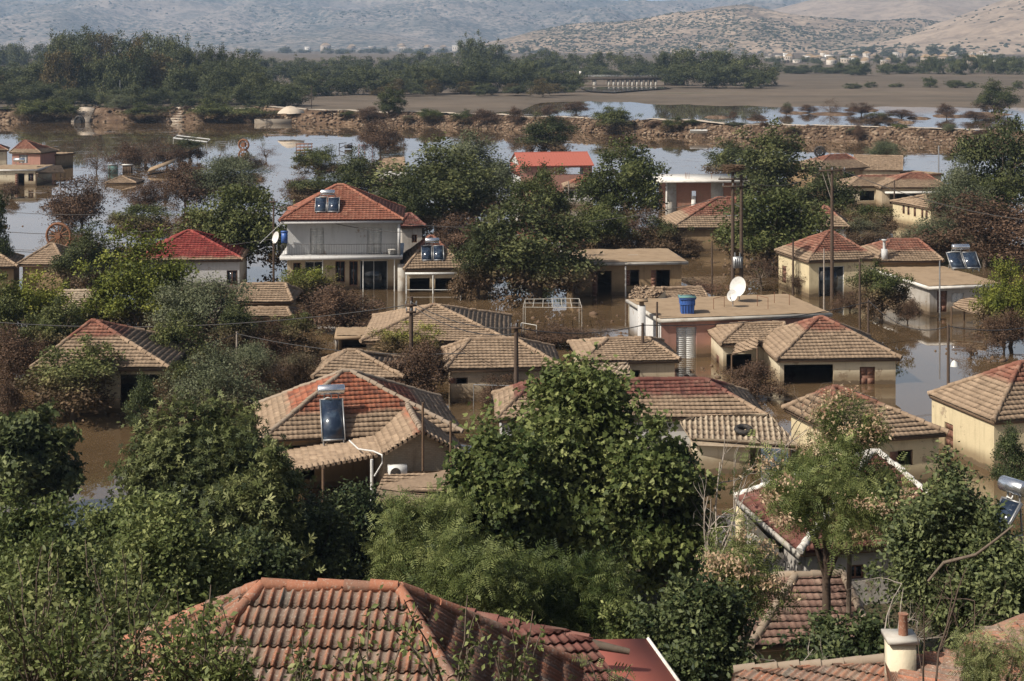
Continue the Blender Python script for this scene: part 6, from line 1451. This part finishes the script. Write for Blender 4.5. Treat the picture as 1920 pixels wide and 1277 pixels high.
big_tree('dark bush in shade behind the nearest orange roof', 470, 1000, 1150, 180, 46, 'leaf_deep', 111, 30, 26, 10, .19, T_LEAF, name='bush', cat='bush')
big_tree('dark glossy shrub below the white porch post', 650, 905, 1100, 200, 60, 'leaf_deep', 112, 38, 30, 13, .17, T_LEAF, name='shrub', cat='shrub')
big_tree('dark glossy shrub left of the white porch post, top in sun', 590, 950, 1110, 130, 56, 'leaf_deep', 113, 28, 28, 12, .17, T_LEAF, name='shrub', cat='shrub')
big_tree('feathery young tree in front of the low pinkish roof', 800, 930, 1130, 190, 50, 'leaf_near', 114, 26, 18, 7, .42, T_PIN, spread=.07)
big_tree('feathery tree behind the right hip of the nearest roof', 900, 1000, 1180, 210, 42, 'leaf_near', 115, 26, 18, 7, .38, T_PIN, spread=.07)
big_tree('feathery bush under the central plane tree', 1060, 1050, 1200, 240, 44, 'leaf_near', 116, 30, 20, 7, .40, T_PIN, spread=.06, name='bush', cat='bush')
big_tree('dense small-leaved bush at the bottom right of centre', 1300, 1090, 1330, 220, 38, 'leaf_deep', 117, 44, 32, 11, .15, T_LEAF, name='bush', cat='bush')
big_tree('bush between the red sheet roof and the low brownish roof', 1195, 1130, 1290, 130, 40, 'leaf_near', 118, 26, 30, 14, .12, T_LEAF, name='bush', cat='bush')
def seeds(t, rng, ce, rad, cen, put):
    mb = MB(); top = ce[ce[:, 2] > cen[2] - rad[2] * .4]
    for c in top[rng.permutation(len(top))[:15]]:
        d = c - cen; d /= np.linalg.norm(d) + 1e-6; q = c + d * .34 * rad.mean() + np.array((-.1, -.3, .2)); n = 90
        leaves(mb, q + rng.normal(0, .16, (n, 3)) * np.array((1.2, 1.2, .7)), unit(rng, n), .115, rng, np.clip(rng.normal(.5, .25, n), 0, 1))
    put('seed_clusters', mb, M['seed'])['kind'] = 'stuff'
big_tree('tree of heaven with pinkish seed clusters over the white-ridged roof', 1550, 835, 1015, 290, 47, 'leaf_near', 119, 34, 18, 7, .38, T_PIN, spread=.08, extra=seeds, nb=12, fill=.04, lr=(.14, .24), lo=-.5, tr=1.5, bark='pole_wood')
big_tree('slender upper tree of heaven in front of the wide tan roof', 1592, 735, 850, 120, 48.5, 'leaf_near', 120, 14, 12, 6, .34, T_PIN, spread=.09, extra=seeds, nb=14, fill=.03, lr=(.14, .24))
big_tree('low tree of heaven branch with seed clusters left of the brownish roof', 1395, 990, 1170, 130, 44, 'leaf_near', 121, 14, 12, 6, .38, T_PIN, spread=.09, extra=seeds, nb=14, fill=.03, lr=(.14, .24))
big_tree('tall dark ivy-covered tree at the lower right', 1775, 875, 1210, 225, 43, 'leaf_deep', 122, 62, 36, 13, .16, T_LEAF, lr=(.16, .28))
big_tree('second ivy-dark tree at the right edge below the solar heater', 1890, 1010, 1240, 170, 41, 'leaf_deep', 123, 42, 32, 13, .155, T_LEAF)
big_tree('dark bush at the foot of the low brownish roof', 1590, 1170, 1330, 230, 36, 'leaf_deep', 124, 34, 30, 11, .15, T_LEAF, name='bush', cat='bush')
big_tree('feathery shoots in the bottom right corner', 1880, 1190, 1300, 150, 25, 'leaf_soft', 125, 12, 14, 8, .16, T_PIN, spread=.1, fill=.02, name='bush', cat='bush', z0=8)
def sapling(label, px, yb, yt, D, seed, n=9, leaf=.085, leafm='leaf_near', dens=26, tmpl=T_LEAF, bark='bark'):
    rng = np.random.default_rng(seed); b = atD(px, yb, D); tp = atD(px, yt, D); H_ = tp[2] - b[2]; t = thing('sapling', label, 'sapling', b); w = MB(); lf = MB()
    for i in range(n):
        a = rng.random() * 6.28; sp = rng.uniform(.05, .5) * H_; e = np.array((math.cos(a) * sp, math.sin(a) * sp, H_ * rng.uniform(.55, 1.0))); k = np.linspace(0, 1, 7)[:, None]
        P = e * k * np.array((1, 1, 0)) * k ** .4 + np.array((0, 0, 1)) * e[2] * k + rng.normal(0, .02 * H_, (7, 3)) * k; w.tube(P, np.linspace(.02, .005, 7), 5, cap=False)
        q = rng.uniform(.25, 1, dens * 2); C = np.stack([np.interp(q, k[:, 0], P[:, j]) for j in range(3)], 1) + rng.normal(0, .07, (dens * 2, 3)); leaves(lf, C, unit(rng, dens * 2), leaf, rng, np.clip(rng.normal(.5, .2, dens * 2), 0, 1), tmpl)
    for nm, m_, mt in (('stems', w, bark), ('foliage', lf, leafm)):
        o = bpy.data.objects.new(nm, m_.mesh(nm, M[mt])); COL.objects.link(o); o.parent = t
for i, (px, yb, yt, D, lab) in enumerate(((250, 1350, 1000, 18.5, 'twiggy sapling in front of the left hip, taller than its neighbours'), (120, 1340, 1120, 17, 'dense sapling in the lower left corner'), (390, 1350, 1110, 16.8, 'broad sapling over the left hip line of the nearest roof'), (200, 1360, 1180, 16, 'low leafy sapling along the bottom edge at the left'), (180, 1330, 1050, 19, 'leafy sapling over the left hip of the nearest roof'), (330, 1340, 1130, 17.5, 'sapling covering the left slope of the nearest roof'), (60, 1320, 1010, 18, 'tall pale-stemmed sapling at the lower left edge'), (440, 1360, 1200, 16.5, 'small sapling at the bottom edge left of the ridge tiles'),
                                          (700, 1380, 1150, 16, 'thin sapling before the middle of the nearest roof'), (560, 1370, 1190, 16, 'short sapling before the tile courses of the nearest roof'), (850, 1370, 1090, 17, 'thin dark-stemmed sapling before the right hip'), (960, 1370, 1130, 17.5, 'sparse sapling before the shaded dark roof'), (1150, 1400, 1225, 18, 'ferny sapling before the red sheet roof'))):
    sapling(lab, px, yb, yt, D, 300 + i, 12 if i < 8 else 6, .085 if i < 12 else .2, 'leaf_near' if i % 3 else 'leaf_soft', 34 if i < 8 else (22 if i < 12 else 9), T_LEAF if i < 12 else T_PIN)
def bare_tree(label, px, yb, yt, D, seed, spread=.35, n=7, r=.035, mat='pale_bark', name='bare_branches'):
    rng = np.random.default_rng(seed); b = atD(px, yb, D); H_ = (yb - yt) * D / F; t = MB()
    def grow(p, d, L, r, lev):
        k = 6; P = [p]
        for i in range(k): d = d + rng.normal(0, .14, 3); d /= np.linalg.norm(d); P.append(P[-1] + d * L / k)
        t.tube(P, np.linspace(r, r * .35, k + 1), 5, rng.random(), cap=False)
        if lev: 
            for i in range(3): j = rng.integers(2, k + 1); dd = d + rng.normal(0, .55, 3); grow(P[j], dd / np.linalg.norm(dd), L * rng.uniform(.35, .6), r * .45, lev - 1)
    for i in range(n): d = np.array((rng.normal(0, spread), rng.normal(0, spread), 1.0)); grow(b + rng.normal(0, .15, 3) * (1, 1, 0), d / np.linalg.norm(d), H_ * rng.uniform(.55, .95), r, 2)
    return tag(t.build(name, M[mat]), label, 'bare tree')
bare_tree('pale bare stems beside the cream wall right of the plane tree', 1335, 1120, 800, 52, 401, .06, 5, .05)
bare_tree('bare grey branches in front of the chimney at the bottom right', 1770, 1330, 960, 26, 402, .3, 3, .022, 'pole_wood')
bare_tree('bare branches before the low brownish roof', 1500, 1310, 1150, 30, 403, .5, 3, .018)
bare_tree('bare dry branches against the wide tan roof', 1460, 880, 730, 62, 404, .35, 4, .035, 'bark')
bare_tree('leafless grey shrub behind the chimney pot', 1690, 1300, 1010, 30, 405, .25, 2, .02)
P = [atD(x, y, d) for x, y, d in ((1740, 1090, 40), (1770, 1055, 40), (1830, 1040, 39.5), (1870, 1010, 39), (1900, 985, 39))]; m = MB(); m.tube(P, [.03, .045, .04, .03, .02], 7); tag(m.build('fallen_branch', M['bark']), 'thick bare bough sticking out of the dark ivy', 'branch')
P = [atD(x, y, 26) for x, y in ((900, 1165), (960, 1185), (1010, 1188), (1060, 1200), (1110, 1208), (1180, 1222))]; m = MB(); m.tube(P, [.05, .08, .09, .09, .08, .05], 7); tag(m.build('fallen_branch', M['bark']), 'thick dark bough lying along the ridge of the shaded roof', 'branch')

# low growth that covers the slope
rng = np.random.default_rng(55); n = 52000; yy = rng.uniform(24, 68, n); xx = rng.uniform(-.36, .36, n) * yy; zz = ground_z(xx, yy) + rng.random(n) ** 2 * 1.3 + fbm(xx * .3, yy * .3, 90) * 2.0 + .2
mb = MB(); leaves(mb, np.stack((xx, yy, zz), -1), unit(rng, n), .17, rng, np.clip(rng.normal(.42, .2, n), 0, 1)); tag(mb.build('undergrowth', M['leaf_deep']), 'low green growth covering the near slope', 'undergrowth', kind='stuff')
# scrub on the hills and floating litter
rg = np.random.default_rng(66); n = 3200; px = rg.uniform(-20, 1940, n); py = rg.uniform(236, 760, n) ; C = np.array([at(a, b, 0.0) for a, b in zip(px, py)]); keep = fbm(C[:, 0] * .08, C[:, 1] * .05, 77) > np.where(px < 480, .02, .07); C = C[keep]; C[:, 2] = .02
mb = MB(); rocks(mb, C, rg.uniform(.04, .2, len(C)) * (1 + (rg.random(len(C)) > .93) * 1.2), rg)
for q in C[::9]:
    a = rg.random() * 6.28; L = rg.uniform(.4, 1.3); mb.bar(q - np.array((math.cos(a), math.sin(a), 0)) * L, q + np.array((math.cos(a), math.sin(a), .08)) * L, .03, rg.random())
tag(mb.build('floating_debris', M['wood']), 'small brown litter floating on the flood water', 'debris', kind='stuff')

# ------------------------------------------------------------------ haze
hz = bpy.data.materials.new('haze_air'); hz.use_nodes = True; nt = hz.node_tree; nt.nodes.clear(); o_ = nt.nodes.new('ShaderNodeOutputMaterial'); v_ = nt.nodes.new('ShaderNodeVolumePrincipled')
v_.inputs['Color'].default_value = (.50, .68, .95, 1); v_.inputs['Density'].default_value = 1.25e-4; v_.inputs['Anisotropy'].default_value = .1; nt.links.new(v_.outputs[0], o_.inputs['Volume'])
m = MB(); m.box8([(x, y, z) for z in (-4, 420) for x, y in ((-9500, -60), (9500, -60), (9500, 16000), (-9500, 16000))]); tag(m.build('haze', hz), kind='stuff')
